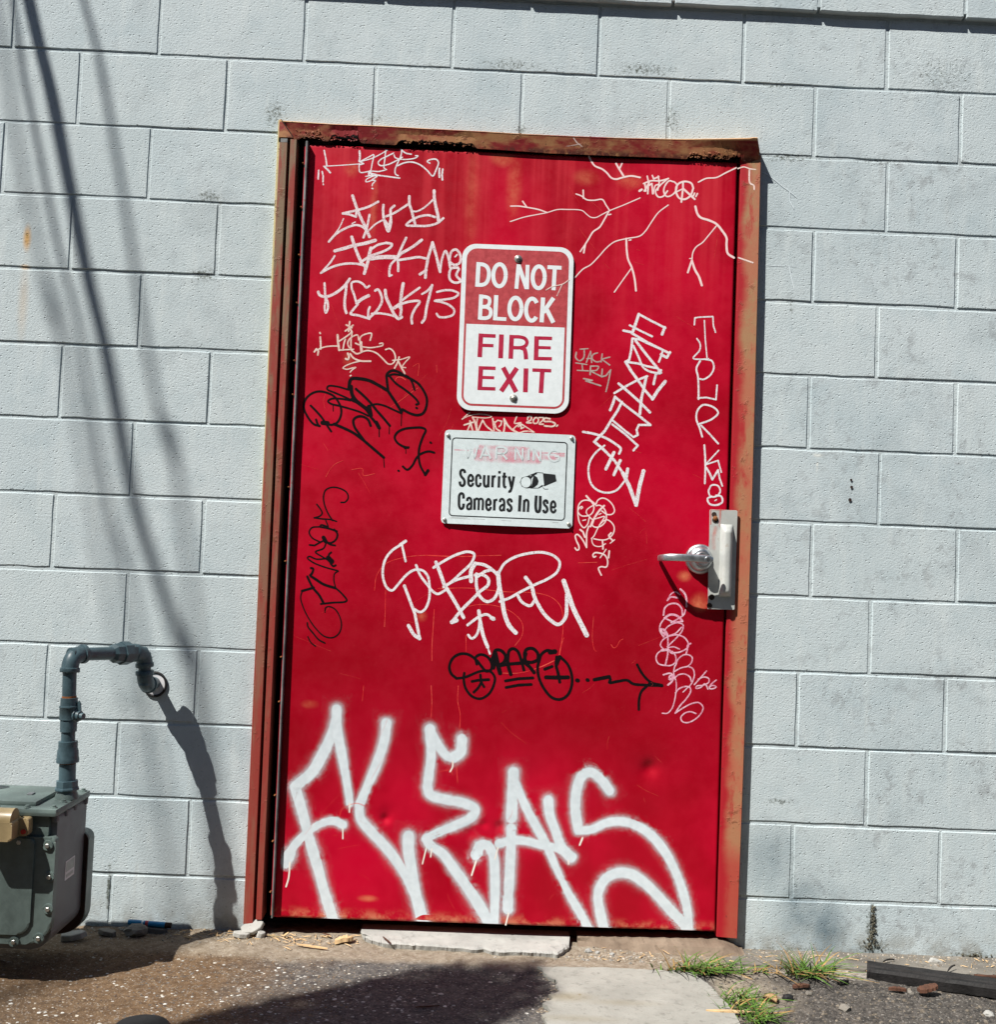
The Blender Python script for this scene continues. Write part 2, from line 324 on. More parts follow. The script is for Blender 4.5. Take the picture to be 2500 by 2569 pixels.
def tube(bm, pts, rad, n=16, caps=True, jit=0):
    pts = [Vector(p) for p in pts]; rad = rad if isinstance(rad, (list, tuple)) else [rad] * len(pts)
    rings = []; a = None
    for i, p in enumerate(pts):
        d = (pts[min(i + 1, len(pts) - 1)] - pts[max(i - 1, 0)])
        if a is None: a, b = frame_of(d)
        else:
            dn = d.normalized(); a = (a - dn * a.dot(dn)).normalized(); b = a.cross(dn)
        rings.append([bm.verts.new(p + (a * math.cos(t) + b * math.sin(t)) * rad[i] * (1 + jit * rnd.uniform(-1, 1))) for t in [2 * math.pi * k / n for k in range(n)]])
    for r0, r1 in zip(rings, rings[1:]):
        for k in range(n): bm.faces.new((r0[k], r0[(k + 1) % n], r1[(k + 1) % n], r1[k]))
    if caps: bm.faces.new(list(reversed(rings[0]))); bm.faces.new(rings[-1])
    bmesh.ops.recalc_face_normals(bm, faces=bm.faces)
    return bm
def tubemesh(pts, rad, n=16, smooth=True, ang=40, jit=0):
    bm = bmesh.new(); tube(bm, pts, rad, n, jit=jit); me = done(bm, smooth=smooth)
    if smooth: sharp(me, ang)
    return me
def lathe_along(p, d, prof, n=24, smooth=True):
    """prof: list of (distance along d, radius)"""
    d = Vector(d).normalized(); p = Vector(p)
    return tubemesh([p + d * (t + 1e-6 * i) for i, (t, r) in enumerate(prof)], [max(r, 1e-4) for t, r in prof], n, smooth)
def arc_pts(a, corner, b, r, n=7):
    """a rounded bend from a through corner to b"""
    a, c, b = Vector(a), Vector(corner), Vector(b)
    u = (a - c).normalized(); v = (b - c).normalized()
    return [((c + u * r) * (1 - t) ** 2 + c * 2 * t * (1 - t) + (c + v * r) * t ** 2) for t in [i / n for i in range(n + 1)]]
def rrect(w, h, r, n=8):
    P = []
    for cx, cy, a0 in ((w/2-r, h/2-r, 0), (-w/2+r, h/2-r, 90), (-w/2+r, -h/2+r, 180), (w/2-r, -h/2+r, 270)):
        for k in range(n + 1):
            t = R(a0 + 90 * k / n); P.append((cx + r * math.cos(t), cy + r * math.sin(t)))
    return P
def prism(P, y0, y1, bev=0):
    """polygon P in (x, z), counter-clockwise, extruded from y0 (front) to y1"""
    bm = bmesh.new(); f = [bm.verts.new((x, y0, z)) for x, z in P]; b = [bm.verts.new((x, y1, z)) for x, z in P]
    ff = bm.faces.new(f); bm.faces.new(list(reversed(b)))
    for i in range(len(P)):
        j = (i + 1) % len(P); bm.faces.new((f[j], f[i], b[i], b[j]))
    if bev: bmesh.ops.bevel(bm, geom=list(ff.edges), offset=bev, segments=2, affect='EDGES', profile=.6)
    bmesh.ops.recalc_face_normals(bm, faces=bm.faces)
    return bm

# ------------------------------------------------------------------ ground
def gh(x, y):
    v = Vector((x, y, 0)); e = min(1, max(0, (y + 3.0) / 2.0))
    h = .004 * noise.noise(v * 5) + .0022 * noise.noise(v * 21) + .0012 * noise.noise(v * 70)
    strip = max(0, min(1, (y + .21) / .05)); h += .004 * strip + .0035 * strip * noise.noise(v * 33)
    if x > 1.98: h += .003 * noise.noise(v * 45) + .002 * noise.noise(v * 110)
    if y > -.03: h += .003
    return h - .004
def ground_sheet():
    xs = [-40, -15, -6, -2.5] + [-.4 + i * .0105 for i in range(0, 325)] + [4.5, 8, 20, 45]
    ys = [-60, -25, -10, -5, -3, -2, -1.5, -1.2, -1.0] + [-.9 + i * .0085 for i in range(0, 120)] + [.14]
    V = [(x, y, gh(x, y) if -.5 < x < 3.2 and y > -1.1 else -.004) for y in ys for x in xs]
    n = len(xs); F = [(j*n+i, j*n+i+1, (j+1)*n+i+1, (j+1)*n+i) for j in range(len(ys)-1) for i in range(n-1)]
    me = bpy.data.meshes.new('ground'); me.from_pydata(V, [], F); me.polygons.foreach_set('use_smooth', [True]*len(F))
    o = link('ground', me, M['ground']); tag(o, 'brown stained asphalt with dust and grit running up to the wall', kind='structure')
ground_sheet()

def slab(name, P, z1, mat, label, seed=0, z0=-.02, sub=3, rough=.004):
    """thin slab with an uneven edge; P polygon in (x, y)"""
    r2 = random.Random(seed); Q = []
    for i, a in enumerate(P):
        b = P[(i + 1) % len(P)]; L = math.dist(a[:2], b[:2]); k = max(1, int(L / .012))
        for t in range(k):
            f = t / k; x = a[0] + (b[0] - a[0]) * f; y = a[1] + (b[1] - a[1]) * f
            rr = a[2] if len(a) > 2 else rough
            Q.append((x + r2.uniform(-rr, rr), y + r2.uniform(-rr, rr)))
    bm = bmesh.new(); top = [bm.verts.new((x, y, z1 + r2.uniform(-.001, .0005))) for x, y in Q]; bot = [bm.verts.new((x, y, z0)) for x, y in Q]
    f = bm.faces.new(top)
    for i in range(len(Q)):
        j = (i + 1) % len(Q); bm.faces.new((top[j], top[i], bot[i], bot[j]))
    bmesh.ops.recalc_face_normals(bm, faces=bm.faces)
    bmesh.ops.triangulate(bm, faces=[f])
    o = link(name, done(bm), M[mat]); tag(o, label, kind='structure'); return o
slab('concrete_pad', [(1.535, -2.4, .004), (1.97, -2.4, .002), (1.985, -.42, .002), (1.965, -.28, .002), (1.93, -.180, .002), (1.72, -.172, .002), (1.545, -.186, .008), (1.575, -.26, .011), (1.585, -.33, .011), (1.555, -.42, .012), (1.54, -.6, .01)], .0045, 'pad', 'pale smooth concrete pad in front of the red door', 3)
slab('concrete_footing', [(2.04, -.118, .004), (4.2, -.155, .005), (4.2, .05), (2.04, .05)], .006, 'foot', 'rough grey concrete footing strip under the wall right of the door', 5)

# ------------------------------------------------------------------ wall of blocks
ZJ = {0: (2.3732, -0.0023), 1: (2.1676, -0.0001), 2: (1.9675, -0.0009), 3: (1.7637, -0.0007), 4: (1.5578, 0.0006), 5: (1.3547, 0.0012), 6: (1.1509, 0.0023), 7: (0.9471, 0.0025), 8: (0.7455, 0.0019), 9: (0.5446, 0.001), 10: (0.3488, -0.0034), 11: (0.1427, -0.0014)}          # bed joints: (z at x=0, slope)
XJ = {(0, 0.0): 0.0104, (0, 1.0): 0.4125, (0, 2.0): 0.8143, (0, 3.0): 1.2233, (0, 4.0): 1.6276, (0, 5.0): 2.0306, (0, 6.0): 2.4325, (1, 0.5): 0.2014, (1, 1.5): 0.6061, (1, 2.5): 1.0132, (1, 3.5): 1.4203, (1, 4.5): 1.8275, (1, 5.5): 2.2359, (1, 6.5): 2.6429, (2, 0.0): 0.0045, (2, 1.0): 0.4047, (2, 6.0): 2.4422, (3, 0.5): 0.2034, (3, 1.5): 0.6018, (3, 5.5): 2.242, (3, 6.5): 2.6417, (4, 1.0): 0.401, (4, 6.0): 2.4258, (5, 0.5): 0.1978, (5, 1.5): 0.6003, (5, 5.5): 2.2438, (5, 6.5): 2.6472, (6, 1.0): 0.4032, (6, 6.0): 2.4419, (7, 0.5): 0.2002, (7, 1.5): 0.603, (7, 5.5): 2.26, (7, 6.5): 2.6601, (8, 1.0): 0.4086, (8, 6.0): 2.4277, (9, 0.5): 0.2057, (9, 1.5): 0.6088, (9, 5.5): 2.2346, (9, 6.5): 2.6366, (10, 1.0): 0.4064, (10, 6.0): 2.4286, (11, 1.5): 0.6092, (11, 5.5): 2.232, (11, 6.5): 2.6311, (12, 1.0): 0.4092, (12, 6.0): 2.4527}          # measured head joints per course
BW = .4064; BH = .2032; GAP = .0044
OX0, OX1, OZ = .781, 2.060, 2.17
wall = thing('block_wall', (1.36, 0, 0), 'grey painted concrete block wall around the red fire exit door', 'wall')
def zjoint(j, x):
    if 0 <= j <= 11: a, b = ZJ[j]
    elif j > 11: a, b = ZJ[11]; a -= BH * (j - 11)
    else: a, b = ZJ[0]; a += BH * (-j)
    return a + b * x
r3 = random.Random(11)
def block_mesh(x0, x1, jt, jb, yf, zclip=None):
    g1, g2, g3, g4 = [r3.uniform(-.0012, .0012) for _ in range(4)]
    def zt(x): return zjoint(jt, x) - GAP + g3 + .0012 * noise.noise(Vector((x * 16, jt * 3.3, 0)))
    def zb(x): return zjoint(jb, x) + GAP + g4 + .0012 * noise.noise(Vector((x * 16, jb * 3.3 + 50, 0)))
    a, b = x0 + GAP + g1, x1 - GAP + g2; L = b - a; nx = max(3, int(L / .042)); nz = 4
    per = []
    for i in range(nx): per.append((a + L * i / nx, 0))
    for i in range(nz): per.append((b, i / nz))
    for i in range(nx): per.append((b - L * i / nx, 1))
    for i in range(nz): per.append((a, 1 - i / nz))
    out = []
    for x, t in per:
        z = zb(x) * (1 - t) + zt(x) * t
        out.append((x + r3.uniform(-.0007, .0007), z + r3.uniform(-.0009, .0009)))
    cx = (a + b) / 2; cz = (zb(cx) + zt(cx)) / 2
    bv = .0017
    inn = [(x + (bv if x < cx else -bv) * (1 if abs(x - cx) > L / 2 - .003 else 0), z + (bv if z < cz else -bv) * (1 if (z < zb(x) + .003 or z > zt(x) - .003) else 0)) for x, z in out]
    t1, t2 = r3.uniform(-.0009, .0009), r3.uniform(-.0009, .0009)
    V = [(x, yf + t1 * (x - cx) / L + t2 * (z - cz) / BH, z) for x, z in inn] + [(x, yf + .0019, z) for x, z in out] + [(x, yf + .03, z) for x, z in out]
    n = len(out); F = [tuple(range(n))] + [(n + i, n + (i + 1) % n, (i + 1) % n, i) for i in range(n)] + [(2*n + i, 2*n + (i + 1) % n, n + (i + 1) % n, n + i) for i in range(n)]
    me = bpy.data.meshes.new('block'); me.from_pydata(V, [], F)
    return me
def add_block(x0, x1, row, yf):
    # courses are bounded by bed joints row-1 (above) and row (below)
    jt, jb = row - 1, row
    link('block', block_mesh(x0, x1, jt, jb, yf), M['wall'], wall)
for row in range(-4, 14):
    half = row % 2
    js = [(-4 + i) + (.5 if half else 0) for i in range(0, 15)]
    xs = [XJ.get((row, q), q * BW) for q in js]
    for a, b in zip(xs, xs[1:]):
        proud = -.018 if row <= -1 else 0.0
        yf = proud + r3.uniform(-.0006, .0006)
        if row <= 1: add_block(a, b, row, yf); continue
        if b <= OX0 + .02 or a >= OX1 - .02: add_block(a, b, row, yf)
        else:
            if a < OX0 - .03: add_block(a, OX0, row, yf)
            if b > OX1 + .03: add_block(OX1, b, row, yf)
# recessed mortar
def mortar():
    bm = bmesh.new()
    for x0, x1, z0, z1, y in ((-1.62, OX0 - .001, -.15, 2.2, 0), (OX1 + .001, 4.4, -.15, 2.2, 0), (-1.62, 4.4, 2.2, 2.585, 0), (-1.62, 4.4, 2.585, 3.3, -.018)):
        nx = max(2, int((x1 - x0) / .03)); nz = max(2, int((z1 - z0) / .03)); g = {}
        for i in range(nx + 1):
            for k in range(nz + 1):
                x = x0 + (x1 - x0) * i / nx; z = z0 + (z1 - z0) * k / nz
                g[i, k] = bm.verts.new((x, y + .0028 + .0010 * noise.noise(Vector((x * 14, 0, z * 14))), z))
        for i in range(nx):
            for k in range(nz): bm.faces.new((g[i, k], g[i+1, k], g[i+1, k+1], g[i, k+1]))
    o = link('mortar_joint', done(bm, smooth=True), M['wall'], wall); o['kind'] = 'stuff'
    link('ledge', boxmesh(-1.62, 4.4, -.0165, .012, 2.5855, 2.592), M['wall'], wall)
mortar()
# anchor holes and broken mortar
for (x, z), r in (((2.3631, 1.2775), .0034), ((2.3647, 1.2579), .0040), ((2.3613, 1.2227), .0048)):
    link('anchor_hole', lathe_along((x, -.0022, z), (0, 1, 0), [(0, r), (.0012, r * .8), (.002, r * .3)], 10), M['hole'], wall)
def crumbs(pts, name, mat, sz, parent):
    bm = bmesh.new()
    for x, y, z in pts:
        bmesh.ops.create_icosphere(bm, subdivisions=1, radius=sz * r3.uniform(.4, 1.2), matrix=Matrix.Translation((x, y, z)) @ Matrix.Diagonal((r3.uniform(.7, 1.4), .6, r3.uniform(.7, 1.2), 1)))
    o = link(name, done(bm), M[mat], parent); o['kind'] = 'stuff'; return o
pts = []
x_, z_ = (2.4524, 0.0702)
for i in range(110):
    t = r3.random() ** .7; wdt = .0025 + .026 * max(0, (t - .45)) ** 1.2
    pts.append((x_ + r3.gauss(0, wdt), -.001 - r3.random() * .003, z_ + .07 - t * .125))
x_, z_ = (2.7245, 0.0061)
for i in range(60): pts.append((x_ + r3.gauss(0, .03), -.001 - r3.random() * .004, z_ + r3.uniform(-.02, .010)))
crumbs(pts, 'mossy_mortar', 'mildew', .0030, wall)

# dark room behind the door so nothing shines through the gaps
def room():
    bm = bmesh.new(); box(bm, .55, 2.3, .055, 1.4, -.012, 2.5); 
    for f in list(bm.faces):
        c = f.calc_center_median()
        if c.y < .06: bm.faces.remove(f)
    o = link('interior', done(bm), M['room']); tag(o, 'dark space behind the closed door', kind='structure')
    o2 = link('wall_reveal', boxmesh(OX0 - .03, OX0 + .0005, .031, .2, -.012, 2.2), M['room'])
    me = o2.data; bm = bmesh.new(); bm.from_mesh(me); box(bm, OX1 - .0005, OX1 + .03, .031, .2, -.012, 2.2); box(bm, OX0, OX1, .031, .2, OZ + .0, 2.2); bm.to_mesh(me); bm.free()
    tag(o2, 'dark reveal of the door opening', kind='structure')
    o2.parent = None
room()

# ------------------------------------------------------------------ door frame
frame = thing('door_frame', (1.42, 0, 0), 'rusty red and tan steel frame around the fire exit door', 'door frame')
DB = .047            # bottom of the door
# right jamb
bm = bmesh.new(); xs0, xs1 = 2.0305, 2.0835
def jx(z): return .0045 * math.sin(max(0, min(1, z / 2.1)) * math.pi)
zs = [.040 + i * (2.158 - .040) / 40 for i in range(41)]
prof = [(xs0, .03), (xs0, -.0155), (xs0 + .0012, -.0165), (xs1 - .0012, -.0245), (xs1, -.0235), (xs1, .01)]
rings = [[bm.verts.new((x + (jx(z) if i > 2 else 0) + (.0008 * noise.noise(Vector((i, z * 3, 0)))), y, z)) for i, (x, y) in enumerate(prof)] for z in zs]
for a, b in zip(rings, rings[1:]):
    for i in range(len(prof) - 1): bm.faces.new((a[i], a[i+1], b[i+1], b[i]))
bm.faces.new(rings[0]); bmesh.ops.recalc_face_normals(bm, faces=bm.faces)
jamb_r = link('jamb', done(bm), M['jr'], frame); jamb_r['label'] = 'right jamb faded from red to tan'
M['hole']
# left jamb: outer strip, inner strip and dark channels between
def strip(x0t, x1t, x0b, x1b, z0, z1, yf, yb, mat, nm, lab=None, par=frame, bev=.001):
    bm = bmesh.new()
    N = 24; R_ = []
    for k in range(N + 1):
        t = k / N; z = z0 + (z1 - z0) * t; a = x0b + (x0t - x0b) * t; b = x1b + (x1t - x1b) * t; w_ = .0006 * noise.noise(Vector((a * 9, z * 4, 1)))
        R_.append([bm.verts.new(v) for v in ((a + w_, yb, z), (a + w_, yf + bev, z), (a + bev + w_, yf, z), (b - bev + w_, yf, z), (b + w_, yf + bev, z), (b + w_, yb, z))])
    for p, q in zip(R_, R_[1:]):
        for i in range(5): bm.faces.new((p[i], p[i+1], q[i+1], q[i]))
    bm.faces.new(list(reversed(R_[0]))); bm.faces.new(R_[-1]); bmesh.ops.recalc_face_normals(bm, faces=bm.faces)
    o = link(nm, done(bm), M[mat], par)
    if lab: o['label'] = lab
    return o
strip(.7560, .7605, .7700, .7745, .030, 2.196, -.024, .02, 'jl', 'caulk_edge', 'thin cream edge of the left jamb')
strip(.7612, .7855, .7752, .7965, .033, 2.132, -.030, .03, 'jl', 'jamb', 'outer strip of the left jamb')
strip(.7930, .8105, .8040, .8200, .045, 2.142, -.030, .03, 'jl', 'hinge_channel')
strip(.7612, .8110, .7752, .8190, .045, 2.142, .020, .034, 'hole', 'channel_back')
link('jamb_cap', boxmesh(.7660, .7850, -.0285, .01, 2.1325, 2.1455, bev=.001), M['edge'], frame)
# header: a splayed face whose top lip stands out, lower edge eaten by rust
TOP = [(0.7691, 2.1909), (0.905, 2.1883), (1.0421, 2.1891), (1.1511, 2.1875), (1.3037, 2.1868), (1.4304, 2.1848), (1.5768, 2.1849), (1.697, 2.186), (1.8152, 2.1886), (1.9367, 2.1922), (2.0575, 2.1937), (2.0649, 2.1955)]
BOT = [(0.8066, 2.1456), (0.8683, 2.144), (0.9392, 2.144), (1.0922, 2.1421), (1.2015, 2.1438), (1.3603, 2.1421), (1.5039, 2.1387), (1.6674, 2.1395), (1.8189, 2.1408), (1.9201, 2.1399), (2.0192, 2.1388), (2.0754, 2.137)]
def lerpP(P, x):
    for (a, b), (c, d) in zip(P, P[1:]):
        if x <= c: return b + (d - b) * max(0, (x - a)) / (c - a)
    return P[-1][1]
HY0, HY1 = -.046, -.0175
bm = bmesh.new(); N = 260; prev = None
RUST = [(.815, .880, .012), (.895, .985, .020), (1.08, 1.30, .015), (1.88, 2.035, .015)]
for k in range(N + 1):
    x = .7625 + (2.0765 - .7625) * k / N; xl = x - .0105 * k / N
    zt = lerpP(TOP, x); zb = lerpP(BOT, x); 
    for a, b, d in RUST:
        if a < x < b: zb += d * min(1, (x - a) / .01, (b - x) / .01) * (.75 + .8 * abs(noise.noise(Vector((x * 90, 3, 0)))) + .5 * noise.noise(Vector((x * 300, 1, 0))))
    # mitre: the left end follows the diagonal cut, the right end runs out to a point
    if x < .80: zb = max(zb, zt - (x - .7625) * 1.36)
    if x > 2.07: zb = zb + 0
    dent = .004 * math.exp(-((x - 1.5) / .2) ** 2)
    lip = -.0305 - .022 * max(0, min(1, (x - 1.86) / .2)) ** 1.5
    tt = max(0.0, min(1.0, (zt - zb) / .06))
    row = [bm.verts.new(v) for v in ((x, .004, zt + .0015), (xl, lip + .002, zt + .0015), (xl, lip, zt - .0005), (xl, lip + .0012, zt - .003), (x, (lip + HY1) / 2 - .001, (zt + zb) / 2), (x, HY1 + (lip - HY1) * (1 - tt), zb), (x, HY1 + .0015 + (lip - HY1) * (1 - tt), zb - .0002), (x, HY1 + .004, zb + .006))]
    if prev:
        for i in range(len(row) - 1): bm.faces.new((prev[i], prev[i+1], row[i+1], row[i]))
    else: bm.faces.new(row)
    prev = row
bm.faces.new(list(reversed(prev))); bmesh.ops.recalc_face_normals(bm, faces=bm.faces)
hd = link('header', done(bm), M['head'], frame); hd['label'] = 'splayed header with a bent lip and a rusted ragged lower edge'
# left mitre corner piece
P_ = [(.7612, 2.1465), (.8005, 2.1465), (.7985, 2.150), (.7645, 2.1955), (.7612, 2.196)]
link('mitre_corner', done(prism(P_, -.030, .01)), M['head'], frame)
# rust flakes clinging to the header's lower edge
def flakes():
    bm = bmesh.new()
    for i in range(230):
        if i < 90: x = r3.gauss(1.95, .035); dz = abs(r3.gauss(0, .009))
        elif i < 150: x = r3.gauss(.86, .025); dz = abs(r3.gauss(0, .012))
        elif i < 190: x = r3.uniform(.9, 1.0); dz = abs(r3.gauss(0, .007))
        else: x = r3.uniform(1.1, 1.33); dz = abs(r3.gauss(0, .004))
        if x > 2.075: continue
        zb = lerpP(BOT, x); z = zb + dz + .004; lip = -.0305 - .022 * max(0, min(1, (x - 1.86) / .2)) ** 1.5; zt = lerpP(TOP, x)
        y = HY1 + (lip - HY1) * (z - zb) / (zt - zb) - .0008; s_ = r3.uniform(.0012, .004)
        vs = [bm.verts.new((x + s_ * math.cos(t + i) * r3.uniform(.6, 1.4), y - r3.uniform(.0003, .0028), z + s_ * .6 * math.sin(t + i) * r3.uniform(.6, 1.4))) for t in (0, 1.3, 2.6, 3.9, 5.1)]
        bm.faces.new(vs)
    bmesh.ops.recalc_face_normals(bm, faces=bm.faces)
    o = link('rust_flake', done(bm), M['head'], frame); o['kind'] = 'stuff'
flakes()
# dark cavity behind the ragged edge
link('cavity', boxmesh(.79, 2.032, .027, .03, 2.10, 2.169), M['hole'], frame)
sc_bm = bmesh.new()
for x0, x1, z0, z1 in ((1.895, 2.025, 2.139, 2.151), (.85, .9, 2.137, 2.149)):
    for i in range(60):
        x = r3.uniform(x0, x1); z = r3.uniform(z0, z1); s_ = r3.uniform(.002, .005)
        bmesh.ops.create_icosphere(sc_bm, subdivisions=1, radius=s_, matrix=Matrix.Translation((x, -.008, z)) @ Matrix.Diagonal((1, .5, .8, 1)))
rc = link('rust_scale', done(sc_bm), M['hole'], frame); rc['kind'] = 'stuff'

# ------------------------------------------------------------------ door
door = thing('fire_door', (1.43, 0, DB), 'red steel fire exit door covered with white and black graffiti', 'door')
DY = -.014
DTL = (0.8412, 2.1356); DTR = (2.0202, 2.1383); DBL = (0.8475, 0.0481); DBR = (2.0264, 0.0527)
DENTS = [(p, r, d * 2.0) for p, r, d in [((1.1326, 0.3157), .011, .0026), ((1.1363, 0.3285), .02, .0012), ((1.8374, 0.4774), .020, .0032), ((1.8270, 0.4663), .045, .0018), ((1.4404, 0.3081), .012, .0020), ((1.3974, 0.3118), .010, .0016), ((1.3608, 0.2893), .016, .0016), ((1.5319, 0.4391), .05, .0012), ((1.3628, 0.2417), .03, .0014), ((1.7012, 0.3710), .05, .001), ((1.8628, 0.3665), .07, .0012), ((1.7101, 1.0154), .02, .0006)]]
def door_panel():
    NX, NZ = 260, 440; V = []; F = []
    for k in range(NZ + 1):
        t = k / NZ
        for i in range(NX + 1):
            s_ = i / NX
            xl = DBL[0] + (DTL[0] - DBL[0]) * t; xr = DBR[0] + (DTR[0] - DBR[0]) * t; x = xl + (xr - xl) * s_
            zb = DBL[1] + (DBR[1] - DBL[1]) * s_; zt = DTL[1] + (DTR[1] - DTL[1]) * s_; z = zb + (zt - zb) * t
            if k == 0: z += .0008 * noise.noise(Vector((x * 60, 0, 0)))
            d = 0.0
            for (cx, cz), r, dep in DENTS:
                q = ((x - cx) ** 2 + (z - cz) ** 2) / r ** 2
                if q < 9: d += dep * math.exp(-q)
            d += .0016 * noise.noise(Vector((x * 2.6, 0, z * 1.9))) + .0006 * noise.noise(Vector((x * 7, 4, z * 5)))
            if z < .11: d += .0007 * noise.noise(Vector((x * 16, 9, z * 10))) * (1 - (z - DB) / .07)
            e = 0.0 if 0 < i < NX and 0 < k < NZ else .001
            V.append((x, DY + .0012 + d + e, z))
    n = NX + 1
    F = [(j*n+i, j*n+i+1, (j+1)*n+i+1, (j+1)*n+i) for j in range(NZ) for i in range(NX)]
    # sides and back
    bd = [i for i in range(n)] + [(j)*n+NX for j in range(1, NZ+1)] + [NZ*n+i for i in range(NX-1, -1, -1)] + [j*n for j in range(NZ-1, 0, -1)]
    b0 = len(V); V += [(V[q][0], .030, V[q][2]) for q in bd]; m = len(bd)
    F += [(bd[(i+1) % m], bd[i], b0+i, b0+(i+1) % m) for i in range(m)] + [tuple(b0 + i for i in range(m-1, -1, -1))]
    me = bpy.data.meshes.new('door_panel'); me.from_pydata(V, [], F)
    me.polygons.foreach_set('use_smooth', [True]*(NX*NZ) + [False]*(len(F)-NX*NZ))
    return link('door_panel', me, M['door'], door)
door_panel()
def dent_y(x, z):
    d = 0.0
    for (cx, cz), r, dep in DENTS:
        q = ((x - cx) ** 2 + (z - cz) ** 2) / r ** 2
        if q < 9: d += dep * math.exp(-q)
    return d + .0016 * noise.noise(Vector((x * 2.6, 0, z * 1.9))) + .0006 * noise.noise(Vector((x * 7, 4, z * 5)))
# hinge side edge strips with small rivet heads
strip(.8300, .8335, .8385, .8415, .052, 2.139, -.012, .028, 'door', 'hinge_leaf', 'inner hinge leaf in the dark channel', door, .0006)
es = strip(.8352, .8412, .8440, .8478, .050, 2.139, -.0305, .028, 'edge', 'edge_channel', 'bare metal edge of the door', door, .0008)
for k, (u, v) in enumerate([(757,410),(752,520),(749,640),(745,760),(744,905),(740,990),(727,1222),(718,1408),(706,1648),(700,1760),(694,1995),(690,2110),(683,2237)]):
    P0 = [(0.8292, 2.0801), (0.8297, 1.9585), (0.8303, 1.8265), (0.8308, 1.6949), (0.8315, 1.5368), (0.8318, 1.4443), (0.8329, 1.193), (0.8337, 0.9929), (0.8347, 0.7364), (0.8352, 0.6174), (0.8362, 0.3692), (0.8367, 0.2484), (0.8372, 0.1154)][k]
    link('rivet', lathe_along((P0[0], -.013, P0[1]), (0, -1, 0), [(0, .0022), (.010, .0022), (.012, .0012), (.0124, .0002)], 8), M['rust'], door)

# ------------------------------------------------------------------ painted strokes
def header_y(x, z):
    zb = lerpP(BOT, x); zt = lerpP(TOP, x); lip = -.0305 - .022 * max(0, min(1, (x - 1.86) / .2)) ** 1.5
    m = ((lip + HY1) / 2 - .001, (zt + zb) / 2)
    if z > m[1]: y = m[0] + (lip + .0012 - m[0]) * (z - m[1]) / (zt - .003 - m[1])
    else: y = HY1 + (m[0] - HY1) * (z - zb) / (m[1] - zb)
    return y - .0004
def jamb_y(x, z): return -.0165 - .008 * (x - 2.0317) / (.0515 + jx(z)) - .0004
SURF = dict(door=lambda x, z: DY + .0012 + dent_y(x, z) - .00022, sign=lambda x, z: -.0199, header=header_y, jamb=jamb_y, wall=lambda x, z: -.0010)
def catmull(P, st, step):
    if st or len(P) < 3:
        out = []
        for a, b in zip(P, P[1:]):
            n = max(1, int(math.dist(a, b) / step)); out += [(a[0] + (b[0]-a[0])*i/n, a[1] + (b[1]-a[1])*i/n) for i in range(n)]
        return out + [P[-1]]
    Q = [(2*P[0][0]-P[1][0], 2*P[0][1]-P[1][1])] + P + [(2*P[-1][0]-P[-2][0], 2*P[-1][1]-P[-2][1])]
    out = []
    for a, b, c, d in zip(Q, Q[1:], Q[2:], Q[3:]):
        t0 = 0; t1 = max(1e-6, math.dist(a, b)) ** .5; t2 = t1 + max(1e-6, math.dist(b, c)) ** .5; t3 = t2 + max(1e-6, math.dist(c, d)) ** .5
        n = max(1, int(math.dist(b, c) / step))
        for i in range(n):
            t = t1 + (t2 - t1) * i / n; r = []
            for k in (0, 1):
                A1 = (t1-t)/(t1-t0)*a[k] + (t-t0)/(t1-t0)*b[k]; A2 = (t2-t)/(t2-t1)*b[k] + (t-t1)/(t2-t1)*c[k]; A3 = (t3-t)/(t3-t2)*c[k] + (t-t2)/(t3-t2)*d[k]
                B1 = (t2-t)/(t2-t0)*A1 + (t-t0)/(t2-t0)*A2; B2 = (t3-t)/(t3-t1)*A2 + (t-t1)/(t3-t1)*A3
                r.append((t2-t)/(t2-t1)*B1 + (t-t1)/(t2-t1)*B2)
            out.append(tuple(r))
    return out + [P[-1]]
def ribbon(V, F, U, pts, w, yf, lay, grow=1.0, seed=0):
    """strip along pts; UV = (across -1..1, 0 along, up to 1 past the ends) so its material can round and feather it"""
    h = w / 2 * grow
    P = [Vector(p) for p in pts]
    d0 = (P[0] - P[1]); d1 = (P[-1] - P[-2])
    d0 = d0.normalized() if d0.length > 1e-7 else Vector((1, 0)); d1 = d1.normalized() if d1.length > 1e-7 else Vector((-1, 0))
    full = [(P[0] + d0 * h, 1.0)] + [(p, 0.0) for p in P] + [(P[-1] + d1 * h, 1.0)]
    m = len(full); base = len(V); row = []; K = max(1, int(h / .005)); us = [k / K for k in range(-K, K + 1)]; nu = len(us)
    for i, (p, v) in enumerate(full):
        a = full[max(0, i-1)][0]; b = full[min(m-1, i+1)][0]; t = (b - a)
        t = t.normalized() if t.length > 1e-7 else Vector((1, 0)); nrm = Vector((-t.y, t.x))
        hh = h * (1 + .10 * noise.noise(Vector((p.x * 120, p.y * 120, seed)))) * (1 + (.22 if w > .02 else 0) * noise.noise(Vector((p.x * 9, p.y * 9, seed))))
        for u in us:
            q = p + nrm * hh * u
            V.append((q.x, yf(q.x, q.y) - lay - i * 2e-7, q.y)); row.append((u, v))
    for i in range(m - 1):
        for u in range(nu - 1):
            a = base + i*nu + u; F.append((a, a+1, a+nu+1, a+nu)); U.append([row[i*nu+u], row[i*nu+u+1], row[(i+1)*nu+u+1], row[(i+1)*nu+u]])
